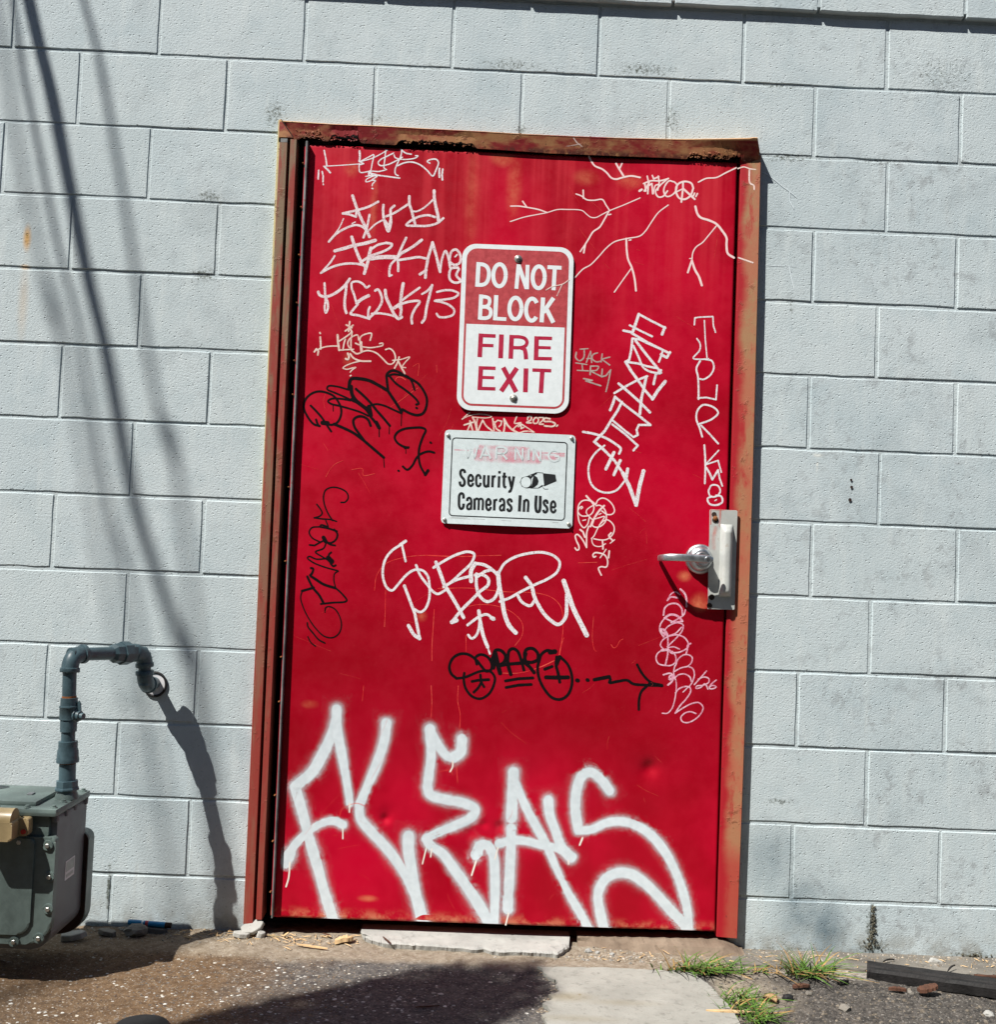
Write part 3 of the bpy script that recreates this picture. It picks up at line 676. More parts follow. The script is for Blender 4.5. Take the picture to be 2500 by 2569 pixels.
def ribbon_obj(name, strokes, surf, mat, parent, grow=1.0, step=.0028, lay0=0.0, maxv=None):
    V, F, U = [], [], []; k = 0; yf = SURF[surf]
    for w, st, P in strokes:
        segs = [P[i:i+2] for i in range(len(P)-1)] if st else [P]
        for sg in segs:
            pts = catmull(sg, st, min(.006, max(step, w * .22)))
            if len(pts) < 2: pts = pts + [(pts[0][0] + 1e-4, pts[0][1])]
            ribbon(V, F, U, pts, w, yf, lay0 + (k % 30) * .000008, grow, k); k += 1
    if mat == 'spray':
        # paint stops at the door's lower and left edge
        V = [(max(x, .8585), y, max(z, DB + .0015 + (x - .86) * .0045)) for x, y, z in V]
    me = bpy.data.meshes.new(name); me.from_pydata(V, [], F)
    uv = me.uv_layers.new(name='stroke'); uv.data.foreach_set('uv', [c for f in U for q in f for c in q])
    return link(name, me, M[mat], parent)
TAGDATA = [
('thin white marker scrawl in quotes at the top left of the door', 'white', 'door', 'L45:8836,21210 8892,20992 8929,20784;C29:9806,20876 9313,20818 8840,20769;L54:8872,20750 8958,20680 9030,20599;L49:8712,20648 8712,20522 8709,20407;L45:8810,20621 8844,20486 8845,20335;L41:8854,20277 8859,20256;C62:9806,21233 9822,21076 9813,20950;L45:9813,20950 9929,20892 9838,20863;C37:9816,20887 9816,20761 9848,20647 10145,20692 10352,20691 10536,20741;L37:9824,20940 10005,21043 10186,21156 10208,21136 10167,20903 10136,20660;C33:9824,20940 10129,21038 10331,21142 10572,21300;C37:10521,21298 10511,21066 10502,20792 10566,20753;C41:10741,21224 10560,21121 10399,21029 10331,20932 10386,20861 10591,20891 10793,20995 10984,21119;C41:10965,21318 10941,21149 10858,20935 10803,20764 10819,20639 10893,20600;C45:10944,21327 11072,21239 11228,21214;C37:10754,21172 10788,21100 10914,21063 11162,21068 11366,21126 11416,21181 11343,21178;C45:10861,20872 11043,20964 11269,20995 11478,20931 11671,20793 11843,20633 11928,20815 11982,21007 11926,21099 11761,21091 11671,21035 11745,20986;L54:12016,20851 12015,20735 12026,20610;L54:12108,20834 12094,20676 12112,20540;C54:10114,20691 10086,20626 10110,20565 10190,20610;L45:10085,20647 10357,20586 10668,20558 10938,20535;C33:10008,20539 10151,20566 10357,20586 10193,20547 10032,20456 10014,20392 10137,20419 10257,20508 10316,20574;C37:10317,20553 10177,20442 10281,20436 10203,20338 10195,20285;L49:10198,20212 10219,20209'),
('first row of pale crayon letters below the top scrawl', 'crayon', 'door', 'C91:9672,19989 9754,19773 9812,19629 9938,19363 10050,19159 10187,18872;C74:10380,19853 10108,19695 9783,19586 9427,19482;L70:9437,19487 9624,19464 9791,19408;L62:9791,19408 9794,19565;C37:9454,19341 9353,19086 9199,18849 9084,18677;C70:9084,18687 9279,18915 9559,19095 9802,19179 9990,19135 10097,19035;C70:10159,19477 10128,19267 10095,19077 10024,18844;C53:10178,19060 10316,19212 10516,19347;C78:10528,19766 10525,19598 10555,19390 10627,19164 10695,19041 10756,19295 10735,19524 10739,19671 10828,19758;C70:10578,19350 10643,19269 10700,19146;C58:10741,19399 10708,19209;C70:10614,19456 10816,19549 11017,19683 11197,19817;C82:11224,20038 11237,19840 11308,19634 11369,19427 11416,19283;C54:11308,19634 11432,19629 11594,19709 11753,19842 11872,19973;C95:11898,20226 11910,20038 11974,19747 12036,19520 12052,19395;C74:11954,19495 11766,19539 11541,19497 11319,19383 11181,19241 11450,19232 11759,19246 12023,19331 12182,19474;L37:9697,19216 9778,19261'),
('second row of pale crayon letters on the upper left of the door', 'crayon', 'door', 'C96:9703,18842 9782,18625 9885,18375 9986,18171;C105:9264,18440 9512,18520 9737,18600 10077,18685 10347,18778;C59:9260,18301 9164,18134 9014,17943 8906,17811;C73:8917,17823 9194,17985 9532,18093 9897,18109 10105,18060;C96:10242,18565 10205,18389 10169,18156 10092,17852;C87:9987,18148 10106,18037 10113,17899;C73:10266,18542 10421,18654 10647,18722;C78:10647,18722 10809,18694 10767,18599 10567,18475 10252,18345 10030,18196;C132:10187,18261 10551,18323 10916,18340;C78:11190,18885 11086,18637 10985,18331 11005,18147 11013,17962;C92:11615,18846 11383,18650 11094,18463;C73:11094,18463 10985,18331 10811,18138 10772,17974 10780,17813;L59:10780,17813 10847,17839;C78:11011,18263 11306,18322 11556,18368 11740,18341;L87:11764,17810 11766,18018 11809,18344 11916,18790 12035,18424 12156,17989;L87:11611,17896 11777,18019;C69:12156,17989 12198,18362 12280,18574 12356,18415 12426,18117;C78:12423,18186 12403,18394 12463,18582 12576,18622 12698,18453 12683,18267 12549,18192 12431,18256;L50:12550,18424 12605,18484;C78:12643,18127 12461,18095 12411,17931 12452,17771 12592,17707 12727,17760 12606,17916 12668,18081'),
('third row of pale crayon letters ending in the number 13', 'crayon', 'door', 'C68:9021,17538 9044,17297 9069,17021 9053,16882 9094,16722 9145,16863 9126,17024 9074,17160;C87:8862,17289 8912,17199 9096,17172 9341,17287 9561,17481 9700,17684;C82:9625,17577 9605,17275 9593,17044 9613,16860 9652,16747;C68:9769,17421 9762,17583 9920,17624 10083,17551 10167,17462 10244,17516;C68:9769,17421 9846,17240 9911,17058 9948,17013;C105:9924,17035 10078,17158 10234,17245;C73:9949,16990 9820,16823 9767,16729 9985,16692 10286,16613;C68:10248,16681 10252,16842 10282,16936;C77:10285,16636 10502,16876 10606,17112 10562,17317 10477,17429 10410,17392;C68:10348,16754 10552,16775 10805,16751 10966,16712;C96:10683,17415 10714,17232 10840,16983 10964,16758 11083,16648 11161,16697;C82:11125,16742 11140,16904 11092,16971;C100:11166,17621 11132,17343 11122,17065 11140,16904;C73:11616,17526 11395,17354 11152,17159;L105:10956,16942 11089,17040;C78:11044,17015 11359,17133 11632,17145 11505,16920 11434,16709 11453,16537;C82:11955,17610 11889,17283 11833,17004 11790,16679 11726,16572;C64:11955,17610 11825,17442 11692,17356;C69:12100,17431 12304,17487 12533,17485 12685,17411 12586,17302 12315,17233 12042,17186 12226,17160 12459,17077 12590,16945 12561,16828 12381,16751 12175,16753 12115,16831'),
('small cream scrawl with an asterisk above the black tag', 'cream', 'door', 'L49:9758,16512 9742,16366 9737,16243;L49:9662,16419 9821,16347;L49:9851,16416 9648,16250;L49:8959,16175 8969,16153;L53:8974,16053 8995,15886 9003,15729;C40:9501,15829 9291,15820 9115,15790 8984,15740 8898,15691;L53:8886,15724 8834,15644;L53:8943,15671 8931,15559;L66:9443,16129 9462,15951 9506,15718;C44:9463,15940 9613,16047 9763,16165 9826,16235 9814,16011 9827,15743;C44:9658,16026 9630,15913 9606,15722;C44:9848,15755 9780,15797 9730,15918 9790,16055 9985,16153 10024,16020;C40:9495,15717 9672,15736 9892,15757;L53:9826,16235 9777,16323;C49:9850,15721 9987,15638 10117,15688;C84:10083,15955 10100,15822 10116,15711;L44:9940,15927 10042,15886;C44:10087,15866 10056,16066 10118,16147 10359,16214 10335,16022;C40:10155,15835 10333,15821 10531,15852 10684,15903 10682,15959 10594,15944;C44:10117,15699 10292,15741 10517,15683 10701,15535 10862,15396 10973,15412 11044,15549 10980,15748 10865,15821 10767,15788;C58:9743,15638 9781,15539 9751,15471 9694,15491;C53:9810,15630 9903,15522 10084,15452 10372,15453;C35:10084,15441 9866,15376 9671,15278 9629,15231 9741,15203 9872,15242 9982,15269 9875,15186 9833,15128;L40:9838,15028 9859,15040;C49:11142,15598 11104,15440 11033,15292;C53:11125,15486 11221,15311 11317,15159;C35:10969,15501 11189,15533 11430,15611 11304,15449 11242,15334 11332,15316'),
('black looping marker tag with drips on the left of the door', 'black', 'door', 'C66:9074,13626 8906,13674 8719,13889 8620,14107 8654,14331 8801,14493 8996,14568 9218,14544 9422,14453 9575,14259 9638,14083 9625,13905 9544,13746 9392,13672 9281,13690;C66:8805,14170 8955,14032 9118,13861 9260,13667 9390,13495;C66:8967,13799 9016,13679 9063,13625;C132:9147,13718 9280,13712;C84:9457,13697 9727,13598 9998,13476 10249,13309 10547,13077 10845,12845;C53:9811,14648 9498,14723 9254,14724 9225,14645 9462,14544 9777,14423 9913,14362;C57:9869,14360 9602,14394 9359,14383 9263,14312 9343,14249 9611,14193 9924,14118 10193,14040 10374,13959;C75:10452,13695 10379,13848 10242,13931 10088,13924 9982,13831 10012,13654 10154,13460 10294,13288;C97:9810,14670 9864,14940 10106,14962 10374,14917 10600,14815 10873,14671;C110:9873,14740 9905,14540 10000,14388 10184,14240 10412,14094;C102:9912,14385 10093,14303 10298,14156 10439,13984;C75:10009,14678 10193,14530 10401,14339 10611,14102 10796,13910 10971,13717;C133:10385,14204 10439,13984;C79:10441,13939 10558,13811 10698,13639;C110:10603,13790 10675,13660;C57:10427,14251 10580,14290 10803,14255 11028,14165 11277,14064;C88:10873,14671 11015,14476 11156,14282 11275,14108;C62:10877,15073 10986,15122 11208,15109 11409,15073 11527,14922 11602,14724;C75:10884,14671 10839,14937 10831,15115 10959,15221 11138,15196 11320,15092 11501,15010 11683,14906 11846,14712 11944,14494 11933,14248 11851,14088 11721,14038 11542,14064 11294,14176;C66:10899,15074 11085,14881 11313,14734 11519,14587 11681,14438 11729,14351 11664,14325;L62:11668,14236 11690,14226;L31:10687,13638 10698,13405;L26:10960,13717 10966,13494;L27:11278,14042 11280,13730;L26:10840,12845 10874,12580;L26:9407,14207 9419,14052;C66:11495,13139 11338,13177 11179,13281 11118,13412 11189,13548 11362,13645 11603,13688 11846,13698 11948,13647 11879,13444 11803,13174 11791,12929 11847,12665 11990,12427;L88:11990,12427 12062,12541;C62:12207,13036 12051,13062 11833,12976 11728,12860 11626,12656 11499,12540 11374,12623;L62:12095,13309 12111,13298;L62:11258,12503 11275,12497;L66:11407,13124 11505,13150;L22:11435,13092 11440,12981'),
('thin black marker tag running down the left edge of the door', 'black', 'door', 'C34:9748,11578 9857,11590 9936,11703 9893,11847 9719,11949 9499,11977 9321,11896 9269,11724 9303,11506 9411,11268 9542,11079;C34:9098,11498 9213,11357 9254,11261 9197,11186 9055,11132;C34:9043,11131 9249,11111 9492,11101 9651,11059;L29:9360,11071 9428,10929;C39:9429,10904 9233,10945 9211,10895;C34:9187,10894 8995,10862 8928,10738 9008,10596 9231,10484;C43:9211,10895 9455,10857 9676,10793;C44:9601,10839 9692,10721 9662,10574 9522,10472 9350,10513;C87:9322,10609 9387,10503;L39:8957,10395 9090,10386 9208,10459 9349,10537;C39:9349,10537 9499,10434 9646,10409;C34:9401,10467 9335,10319 9123,10213 9298,10099 9422,10032;C34:9421,10044 9156,10021 8960,10085 8913,10047 9064,9932 9359,9823 9750,9730;C116:9481,10058 9569,9977;C43:9546,10218 9488,10155 9494,10035;C43:9548,9916 9624,9846 9683,9878;C29:9763,9719 9669,9655 9653,9485 9711,9270;C48:9023,9774 9084,9764 9054,9630 9008,9580;C58:9033,9556 9183,9466 9381,9353 9700,9264;C53:8938,9540 9017,9387 9122,9222 9275,9059 9405,8847;C39:9712,9265 9875,9131 10029,8945 9982,8906 9646,8869 9334,8820;C53:8812,9149 9121,9251;C29:8812,9137 8784,8967 8869,8705 9041,8399 9246,8142 9472,7959 9690,7931 9853,8046 9916,8265 9856,8504 9727,8691 9579,8758 9471,8729 9453,8608;C34:8997,8301 9014,8205 9154,8042 9332,7857 9492,7779;C29:9027,7929 9119,7776 9244,7685'),
('thin white lightning lines on the upper right of the door', 'pink', 'door', 'C51:16112,21382 16194,21231 16287,21120 16493,21039 16623,20942 16755,20807 16883,20779 17059,20833 17286,20887 17541,20855;L56:17096,20861 16962,21060 16868,21211;L46:16962,21060 17032,21231;C30:14020,19464 14394,19604 14794,19704 15020,19760 15295,19855 15547,19871 15979,19860 16109,19763 16226,19686 16365,19685 16539,19782 16738,19894 17112,20065 17561,20285;C40:15020,19760 14789,19832 14458,19881 14230,19904 14015,19894;L45:14458,19881 14338,20042;C40:16738,19894 16631,20043 16524,20192 16297,20161 16094,20168 15938,20268 15797,20313;L46:16004,20207 15988,20425;C46:16713,19867 16595,19631 16476,19421 16304,19285 16185,19075 16102,18930;L40:16102,18930 15971,18720;L51:16102,18930 16068,18691;C35:18341,20120 18082,19903 17889,19612 17745,19375 17598,19228 17221,19134 16896,19030 16675,18841 16481,18602 16262,18363 16064,18239 15846,17987;C56:17221,19134 17245,18815 17292,18561 17401,18336 17488,18034 17537,17704;L35:17401,18336 17209,18047 16946,17640;L40:16716,19777 16772,19793;L40:17299,19094 17349,19106'),
('thin white lightning line from the signature to the right edge of the door', 'pink', 'door', 'C41:19152,20796 19365,20909 19644,20947 19894,21087 20182,21242;C66:19091,20112 19156,19909 19248,19811 19479,19744 19685,19651 19843,19478 19976,19279 19983,19074 20028,18846 20196,18738;C36:19699,19613 19468,19308 19321,19122 19148,18986 19065,18829 19046,18623;L56:19046,18623 18944,18273;C66:19047,18598 19144,18346 19251,18172 19340,17933;L30:18981,18659 19057,18675'),
('small white signature with a peace symbol among the lightning lines', 'pink', 'door', 'L46:17738,20899 17782,20721 17768,20412;L46:17877,20926 17918,20830 18056,20901;C46:17644,20689 17844,20775 18098,20787 18324,20861;L56:17676,20485 17736,20590 17795,20722;L51:17683,20665 17714,20487;L51:17798,20645 17872,20699 17907,20418;C41:17920,20419 17975,20653 18050,20682;L46:18042,20913 18074,20734 18043,20527;C46:18299,20847 18102,20658 17981,20473 18062,20335 18189,20354 18310,20513;C46:18454,20777 18351,20798 18230,20638 18210,20483 18290,20358 18416,20390 18539,20524 18558,20705 18479,20778;C41:18416,20390 18565,20499 18739,20597;C56:19018,20623 18963,20749 18809,20799 18633,20747 18548,20627 18553,20473 18647,20323 18800,20304 18949,20414 19018,20623;L56:18728,20790 18734,20597 18701,20223;L61:18739,20597 18896,20463 19066,20316;L46:19025,20404 19061,20483;L46:19097,20390 19137,20474;L66:17537,20478 17599,20520'),
('three tiny grey words in pencil-thin marker right of the red sign', 'grey', 'door', 'L35:16065,16028 16282,16052;C46:16181,16019 16175,15800 16063,15707 15958,15790 15967,15936;L40:16252,15672 16357,15982 16397,15678;L35:16263,15774 16392,15794;C41:16546,15947 16432,15898 16407,15781 16526,15698 16627,15717;L41:16677,15923 16656,15704;L41:16883,15845 16668,15777 16891,15627;L35:15964,15645 16269,15614;L40:16138,15623 16159,15449;L35:16015,15443 16319,15442;L46:16372,15575 16366,15342;C40:16372,15575 16589,15570 16535,15466 16391,15445 16656,15311;L46:16693,15502 16686,15297 16800,15331 16925,15497;C40:16925,15497 16866,15131 16816,14896;L46:16196,15224 16429,15185 16257,15163 16666,15049'),
('bold white diagonal tag with crossed letters right of the signs', 'white', 'door', 'L87:17638,17060 17560,16794 17482,16542;L70:17638,17060 17963,16899 18376,16712;L87:18361,16726 18295,16533;L64:17402,16743 17683,16609 18021,16463;L75:17233,16590 17452,16555;L75:17468,16527 17867,16310 18457,16044;L81:18529,16047 18447,15898 18285,15978;L75:17487,16382 17469,16089 17421,15795;L64:17516,16383 17691,16361 17868,16281 18339,16097 18234,15772;L81:17576,16327 17879,15961 18151,15652 18302,15483;C64:17524,16179 17680,15865 17805,15608 17982,15499 18274,15453;L69:17336,15733 17656,15703 17890,15640 18182,15595;L87:17322,15733 17490,15478 17672,15252;L75:17421,15795 17322,15733;L75:18300,15542 18159,15419 18110,15155;L69:17049,14862 17332,15049 17672,15252 17929,15365;L87:17901,15350 17853,15056 17791,14763 17763,14326;L81:17155,15128 17453,14894 17721,14673 18036,14381;L81:17672,15252 17885,14971 18095,14747;L104:18095,14747 18232,14985 18426,15241;L81:16950,14393 17029,14614 17067,14761;L75:17067,14761 17350,14541 17706,14295 18062,14034;L69:18062,14034 17744,14021 17691,13888 17725,13744 17612,13682;L63:17612,13682 17375,13846 17018,14120;L81:17260,14624 17153,14387 16989,14119 16826,13822 16549,13507;L69:17022,14005 17378,13759 17735,13455 17624,13320;C75:16236,13768 16541,13723 16863,13621 17128,13473 17277,13349 17238,13217;L81:16549,13507 16757,13356 17115,13024 17358,12687;C63:16827,13417 16589,13204 16440,12938 16422,12648 16505,12363 16684,12197 16945,12136 17202,12219 17423,12488;L98:17093,13240 16893,12783;L92:17274,13031 17115,12634;L98:17484,12808 17450,12547;L115:17358,12687 17543,12349 17749,11838;L121:17918,12769 17830,12389 17749,11838'),
('white chalky letters written down the right side of the door', 'white', 'door', 'L46:19171,16835 19179,17025 19295,17051 19672,17085 19695,16828 19758,16656;L41:19443,16964 19482,16468 19549,15945;C46:19256,16458 19348,16316 19339,16141 19172,15914 19391,15895 19593,15918;C52:19507,15900 19682,15864 19746,15691 19665,15484 19467,15344 19379,15355;C58:19363,15850 19268,15642 19319,15411 19343,15120 19354,14801;L52:19338,14829 19570,14853 19832,14806 19849,15200;C58:19362,14104 19734,14265 19902,14446 19781,14586 19489,14646 19335,14480 19314,14247 19408,14019 19489,13775;L58:19450,14078 19689,13856 19929,13605;L58:19554,13546 19588,13214 19603,12926 19602,12506;L46:19949,13418 19600,13012 19943,13142 20040,12828;L64:19632,12927 19723,12786 19801,12616 19952,12882;L52:19952,12882 20002,12653 20081,12454;C52:19763,12441 19710,12294 19773,12153 19945,12174 20028,12307 19965,12449 19820,12472 19763,12441;C58:19802,12154 19688,12091 19750,11950 19953,11929 20095,12022 20061,12164 19916,12187;L35:19892,12042 19934,12073'),
('small pale pink looping tag below right of the camera sign', 'pink', 'door', 'C56:16386,12028 16492,11918 16637,11809;C38:16260,11673 16297,11706 16283,11737 16208,11690 16173,11599 16266,11488 16394,11481 16520,11524 16592,11629 16601,11744 16519,11881 16391,11914 16277,11884 16192,11778 16172,11625 16185,11460 16236,11284 16355,11161 16453,11267 16485,11421 16497,11460;C38:16662,11823 16696,11914 16796,11982 16911,11974 17041,11890 17135,11766 17165,11640 17104,11561 16965,11549 16821,11639;C33:16649,11810 16500,11727 16413,11647 16403,11570 16484,11472 16563,11399;C38:16663,11772 16752,11789 16856,11729 16923,11630 16954,11491 16921,11337 16798,11218 16672,11187 16581,11234 16614,11376;C59:16880,11781 16769,11662 16673,11518 16589,11362 16532,11207;C33:16613,11401 16739,11444 16903,11489 16820,11333 16724,11151 16630,10944 16569,10878;C36:16772,11255 16870,11361 16970,11403 17073,11356 17167,11233 17172,11093 17113,10976 16977,10869 16812,10850 16633,10874;C30:16582,10878 16585,10802 16639,10703 16742,10669 16856,10686 16955,10754;L48:16870,10820 16887,10713 16891,10611;L48:17097,11052 17036,10986 17064,10923 17143,10850;L30:17082,10772 17199,10872;L51:16255,11106 16334,11046 16390,10909;C43:16481,11205 16436,11038 16437,10834 16445,10631;C43:16445,10631 16356,10793 16249,10928 16171,10976 16128,10936 16165,10798 16234,10661 16237,10572 16187,10545 16134,10606;C43:16701,10401 16651,10373 16624,10436 16672,10495 16799,10494 16941,10449 17022,10325 17027,10173 16991,10121 16864,10128 16789,10087 16818,10000 16872,9900;L48:17064,10561 17052,10377;L33:16974,10602 16902,10485 16823,10368;L33:16316,11357 16392,11379;L33:16755,11540 16805,11568'),
('wide white looping tag across the middle of the door', 'white', 'door', 'C95:11402,10500 11540,10601;C76:11387,10483 11187,10333 11023,10104 10959,9785 11003,9502 11106,9317 11235,9259 11386,9423 11596,9684 11811,9835 12033,9829 12182,9676 12243,9363 12241,9047 12142,8790 12019,8706 11858,8779;L70:11450,10486 11564,10063;L88:11561,9398 11720,9026 11879,8653 12034,7998;C107:12034,7998 11888,8086 11719,8332;C76:11853,9964 11975,9700 12176,9455 12342,9272 12471,9214 12657,9316;C108:12387,10065 12510,9785 12634,9473;C82:12330,9920 12623,10122 12932,10293 13246,10385 13407,10328 13353,10104 13080,9808 12775,9511 12621,9409;C82:12652,9442 12961,9613 13305,9722;C108:12634,9473 12786,9258 12989,8950 13193,8611;C95:12883,8473 13122,8798 13395,9093 13607,9323 13821,9521 13814,9679 13651,9783 13462,9760;L126:12883,8473 13007,8525;C127:13358,9597 13346,9882 13449,10076;C95:13449,10076 13672,10053 13899,9936 14098,9722 14109,9438 13994,9149 13808,9062 13612,9196 13506,9477 13492,9793;C89:13496,9698 13711,9865 13900,9920;C82:14107,9881 14241,10108 14519,10294 14864,10403 15244,10450 15565,10368 15730,10201 15676,9945 15430,9744 15088,9572 14715,9367 14405,9181 14156,9076;C133:14077,9848 14123,9502 14217,9126 14296,8750 14435,8440 14616,8258;C114:14827,9752 14994,9537 15067,9287 15137,9131;C89:14607,9300 14758,9084 14983,8999 15104,9162;C108:15137,9131 15339,8823 15569,8611 15763,8524 15945,8721 15964,9070 15954,9322;C146:15861,9699 15984,9387 16159,8951 16363,8580 16533,8271;C107:13597,8801 13658,8472 13751,8129 13873,7850;L57:13873,7850 13944,7664;C82:13985,8611 13822,8715 13634,8660 13450,8527 13313,8411;L126:13952,8626 14001,8606;C76:13637,8597 13616,8344 13561,8153 13438,8053 13339,8144'),
('black marker tag of rounded letters with an arrow to the right', 'black', 'door', 'C83:13073,6970 12924,7092 12867,7281 12954,7509 13142,7628 13367,7621 13599,7470 13734,7315 13868,7193 13994,7246 14004,7390 13884,7577 13689,7634 13563,7549 13603,7374;C77:13073,6970 13297,7010 13707,7186 13964,7196 14099,7042 14076,6817 13957,6589 13737,6453 13510,6508 13325,6724 13266,6977 13276,7121;L83:13494,6906 13653,6944 13941,6972;L77:13711,7090 13735,6900 13821,6775;C77:13751,6900 13661,6737 13554,6621;C116:14056,7296 14073,7681 14015,7518;C96:14043,7616 14086,7761 14230,7767 14365,7628 14339,7467 14183,7349;C129:14089,7682 14165,7396 14239,7159;C96:14167,7348 14470,7408 14855,7455;C109:14417,7534 14457,7344 14529,7139;C90:14433,7535 14456,7760 14550,7828 14681,7769 14786,7549 14878,7264;C96:14918,7474 14877,7713 14936,7827 15097,7850 15230,7727 15237,7567 15079,7480 14918,7490;C103:14909,7714 14885,7489 15019,7366 15154,7211;C90:15271,7504 15328,7698 15485,7817 15680,7776;C142:15567,7772 15695,7793;C84:15845,7655 16046,7470 16169,7187 16180,6899 16077,6640 15889,6520 15662,6560 15427,6806 15287,7088 15245,7343 15270,7536;C90:15749,7651 15741,7426 15797,7236 15855,6983;C109:15829,7654 15756,7459;L90:15440,7312 15630,7390;L116:15480,7096 15770,7101 16075,7119;L83:14392,6957 14743,7029 15127,7066;L83:14415,6782 14750,6859 15086,6889;L116:16319,7049 16345,7043;L103:16593,7069 16615,7064;C103:16785,7083 17185,7179;C84:17185,7179 17220,7100 17191,7019 17415,7060 17671,7102 17836,7012 18159,6993 18611,6995;L103:18286,7046 18611,6995;C77:17930,7529 18051,7325 18218,7139 18416,7019;C77:18224,6979 18068,6813 18012,6587 18014,6332'),
('pink marker curls with the number 26 under the lever handle', 'magenta', 'door', 'C49:18683,9288 18782,9384 18967,9371;C37:18683,9288 18780,9465 18900,9531 19026,9455;C57:19031,9608 19147,9500 19203,9340 19210,9146;C49:18595,8888 18629,9093 18768,9200 18952,9207 19079,9090 19104,8929;C45:19182,9054 19145,8930 18986,8802 18806,8693;C69:18628,8808 18758,8905 18921,8901 19047,8825 19111,8746;C45:19111,8746 18887,8717 18701,8780 18638,8808;C41:18628,8808 18522,8641 18507,8478 18615,8299;C41:18625,8300 18668,8525 18828,8653 19010,8701 19134,8645 19119,8502 19002,8335 18805,8124 18726,8040;C65:18516,8509 18608,8502 18715,8364 18611,8401 18527,8479;C41:19096,8583 18938,8414 18737,8325 18578,8197 18541,8073 18626,7975;C45:18737,8325 18980,8375 19187,8302 19294,8144 19277,8042 19057,7911 18833,7882;C77:18586,7943 18729,7959 18874,7884;C49:18725,8365 18743,8122 18743,7838 18691,7552;C41:18586,7953 18467,7847 18431,7724 18497,7585 18661,7541 18844,7548 18964,7644 18958,7806 18873,7924;C41:18747,8021 18909,8047 19054,7992;C49:19355,8156 19275,8102 19269,7980 19242,7878;C41:18967,7543 19023,7707 19161,7834 19304,7850 19408,7783 19392,7641 19294,7536;C41:19294,7536 19112,7488 18932,7380;C37:18947,7542 18922,7359 18957,7239 19003,7079 19001,6836 18968,6592 18904,6388 18786,6262 18654,6257;C41:19314,7536 19438,7480 19484,7320 19430,7116 19353,6991;C49:18649,7287 18831,7335 18915,7257 18837,7153;C57:18781,7020 18880,7114 18916,7237 18833,7274 18806,7172 18896,7216;C41:18938,7198 19057,7303 19219,7330 19364,7255 19409,7135;C45:18992,6815 19070,6920 19250,6997 19374,6972 19397,6872 19282,6665 19125,6477 19000,6271;L33:19194,6844 19313,6970;C41:19000,6271 19209,6420 19449,6550 19631,6578 19747,6461 19701,6298 19544,6130 19344,6032 19200,6056 19156,6156 19254,6280 19415,6327 19559,6282;C41:19807,7434 19670,7267 19493,7057;C41:19590,7203 19731,7269 19875,7234 19878,7133 19718,7046 19556,7019 19537,6958 19659,6983 19778,7089 19864,6951;C41:20080,7202 19941,7075 19904,6972 20006,6966 20086,7020 19983,7056 19902,7013'),
('thin cream signature with the year 2025 above the camera sign', 'cream', 'door', 'C33:13124,14164 13019,14068 12932,13973;C29:12931,13982 13110,14072 13344,14128 13563,14128 13729,14080 13585,14037 13385,14038 13202,14049;C47:12993,13820 13136,13872 13262,13914;L51:13143,13936 13173,13855 13226,13683;L44:13155,13854 13090,13678;C62:13221,14031 13280,13914 13345,13679;C47:13341,13999 13327,13880 13354,13680;C47:13381,13681 13430,13829 13488,13969;C47:13488,13969 13594,13818 13764,13688;C47:13759,14026 13783,13881 13809,13699;L40:13827,13919 13897,13986 14008,13964 13993,13871 13941,13814;C47:13808,13937 13870,13756 13982,13688;C55:14069,14030 14094,13857 14074,13683;C55:14069,14030 14176,13861 14309,13738 14439,13680;C40:14412,14109 14371,13997 14356,13923 14447,13927 14537,13949 14396,13833 14326,13757;L44:14469,13837 14539,13895 14544,13785 14615,13824;C36:14326,13757 14475,13672 14638,13716 14765,13721 14903,13699;C36:14539,13913 14688,13828 14903,13699;C47:14707,14039 14731,14123 14804,14126 14807,14043 14683,13956 14811,13952;C47:14915,14094 14863,14018 14884,13946 14966,13949 15008,14043 14960,14105 14906,14093;C47:15024,14107 15133,14112 15118,14029 15031,13934 15140,13929;C51:15317,14083 15170,14095 15165,14013 15338,14011 15468,13952 15416,13886 15270,13880 15179,13885;L47:15507,13890 15533,13918'),
('big white spray painted letters with soft edges along the door bottom', 'spray', 'door', 'C338:9890,6010 9889,5673 9758,5231 9544,4753 9327,4342 8875,3923;C320:8875,3923 8992,3593 9149,3131 9309,2603 9543,1946 9779,1223 10106,340;C269:8732,2016 8981,2425 9269,2735 9628,2982 9961,3062 10202,2970;C369:8826,2152 8737,1916;C270:9909,5977 9952,5407 10100,4774 10207,4309 10336,3711;C236:10314,3810 10360,3544;C311:11242,5709 11210,5287 11067,4710 10857,4132 10616,3487;C320:10616,3487 10665,3155 10985,2799 11409,2382 11801,1896 12092,1408 12313,984 12490,393;C337:11966,2736 11983,2370 12070,1906 12198,1312 12457,392;C339:12417,5586 12463,5302;C271:12473,5470 12673,5141 12922,4882 13092,4855;C321:13091,4872 13256,4996 13291,5367;C271:12445,5335 12482,4865 12449,4461 12415,4057;C304:12415,4057 12492,3859 12903,3741 13413,3660 13724,3504 13631,3300 13169,3048 12771,2866 12441,2687;C337:12441,2687 12549,2524 12896,2303 13217,1915 13608,1430 14038,815 14255,457;C287:13840,2338 13866,2540 14067,2580 14247,2320 14319,1789 14346,1125 14341,427;C337:13774,2303 13867,2506;C40:10360,3544 10361,3310;C47:8838,1920 8824,1520 8768,1286;C40:10206,2870 10219,2604;C41:13063,4753 13068,4619 13006,4482;C40:12453,2420 12369,2017;C40:12604,2426 12580,2208;C54:13798,2137 13695,1766;C41:14373,2525 14301,2222'),
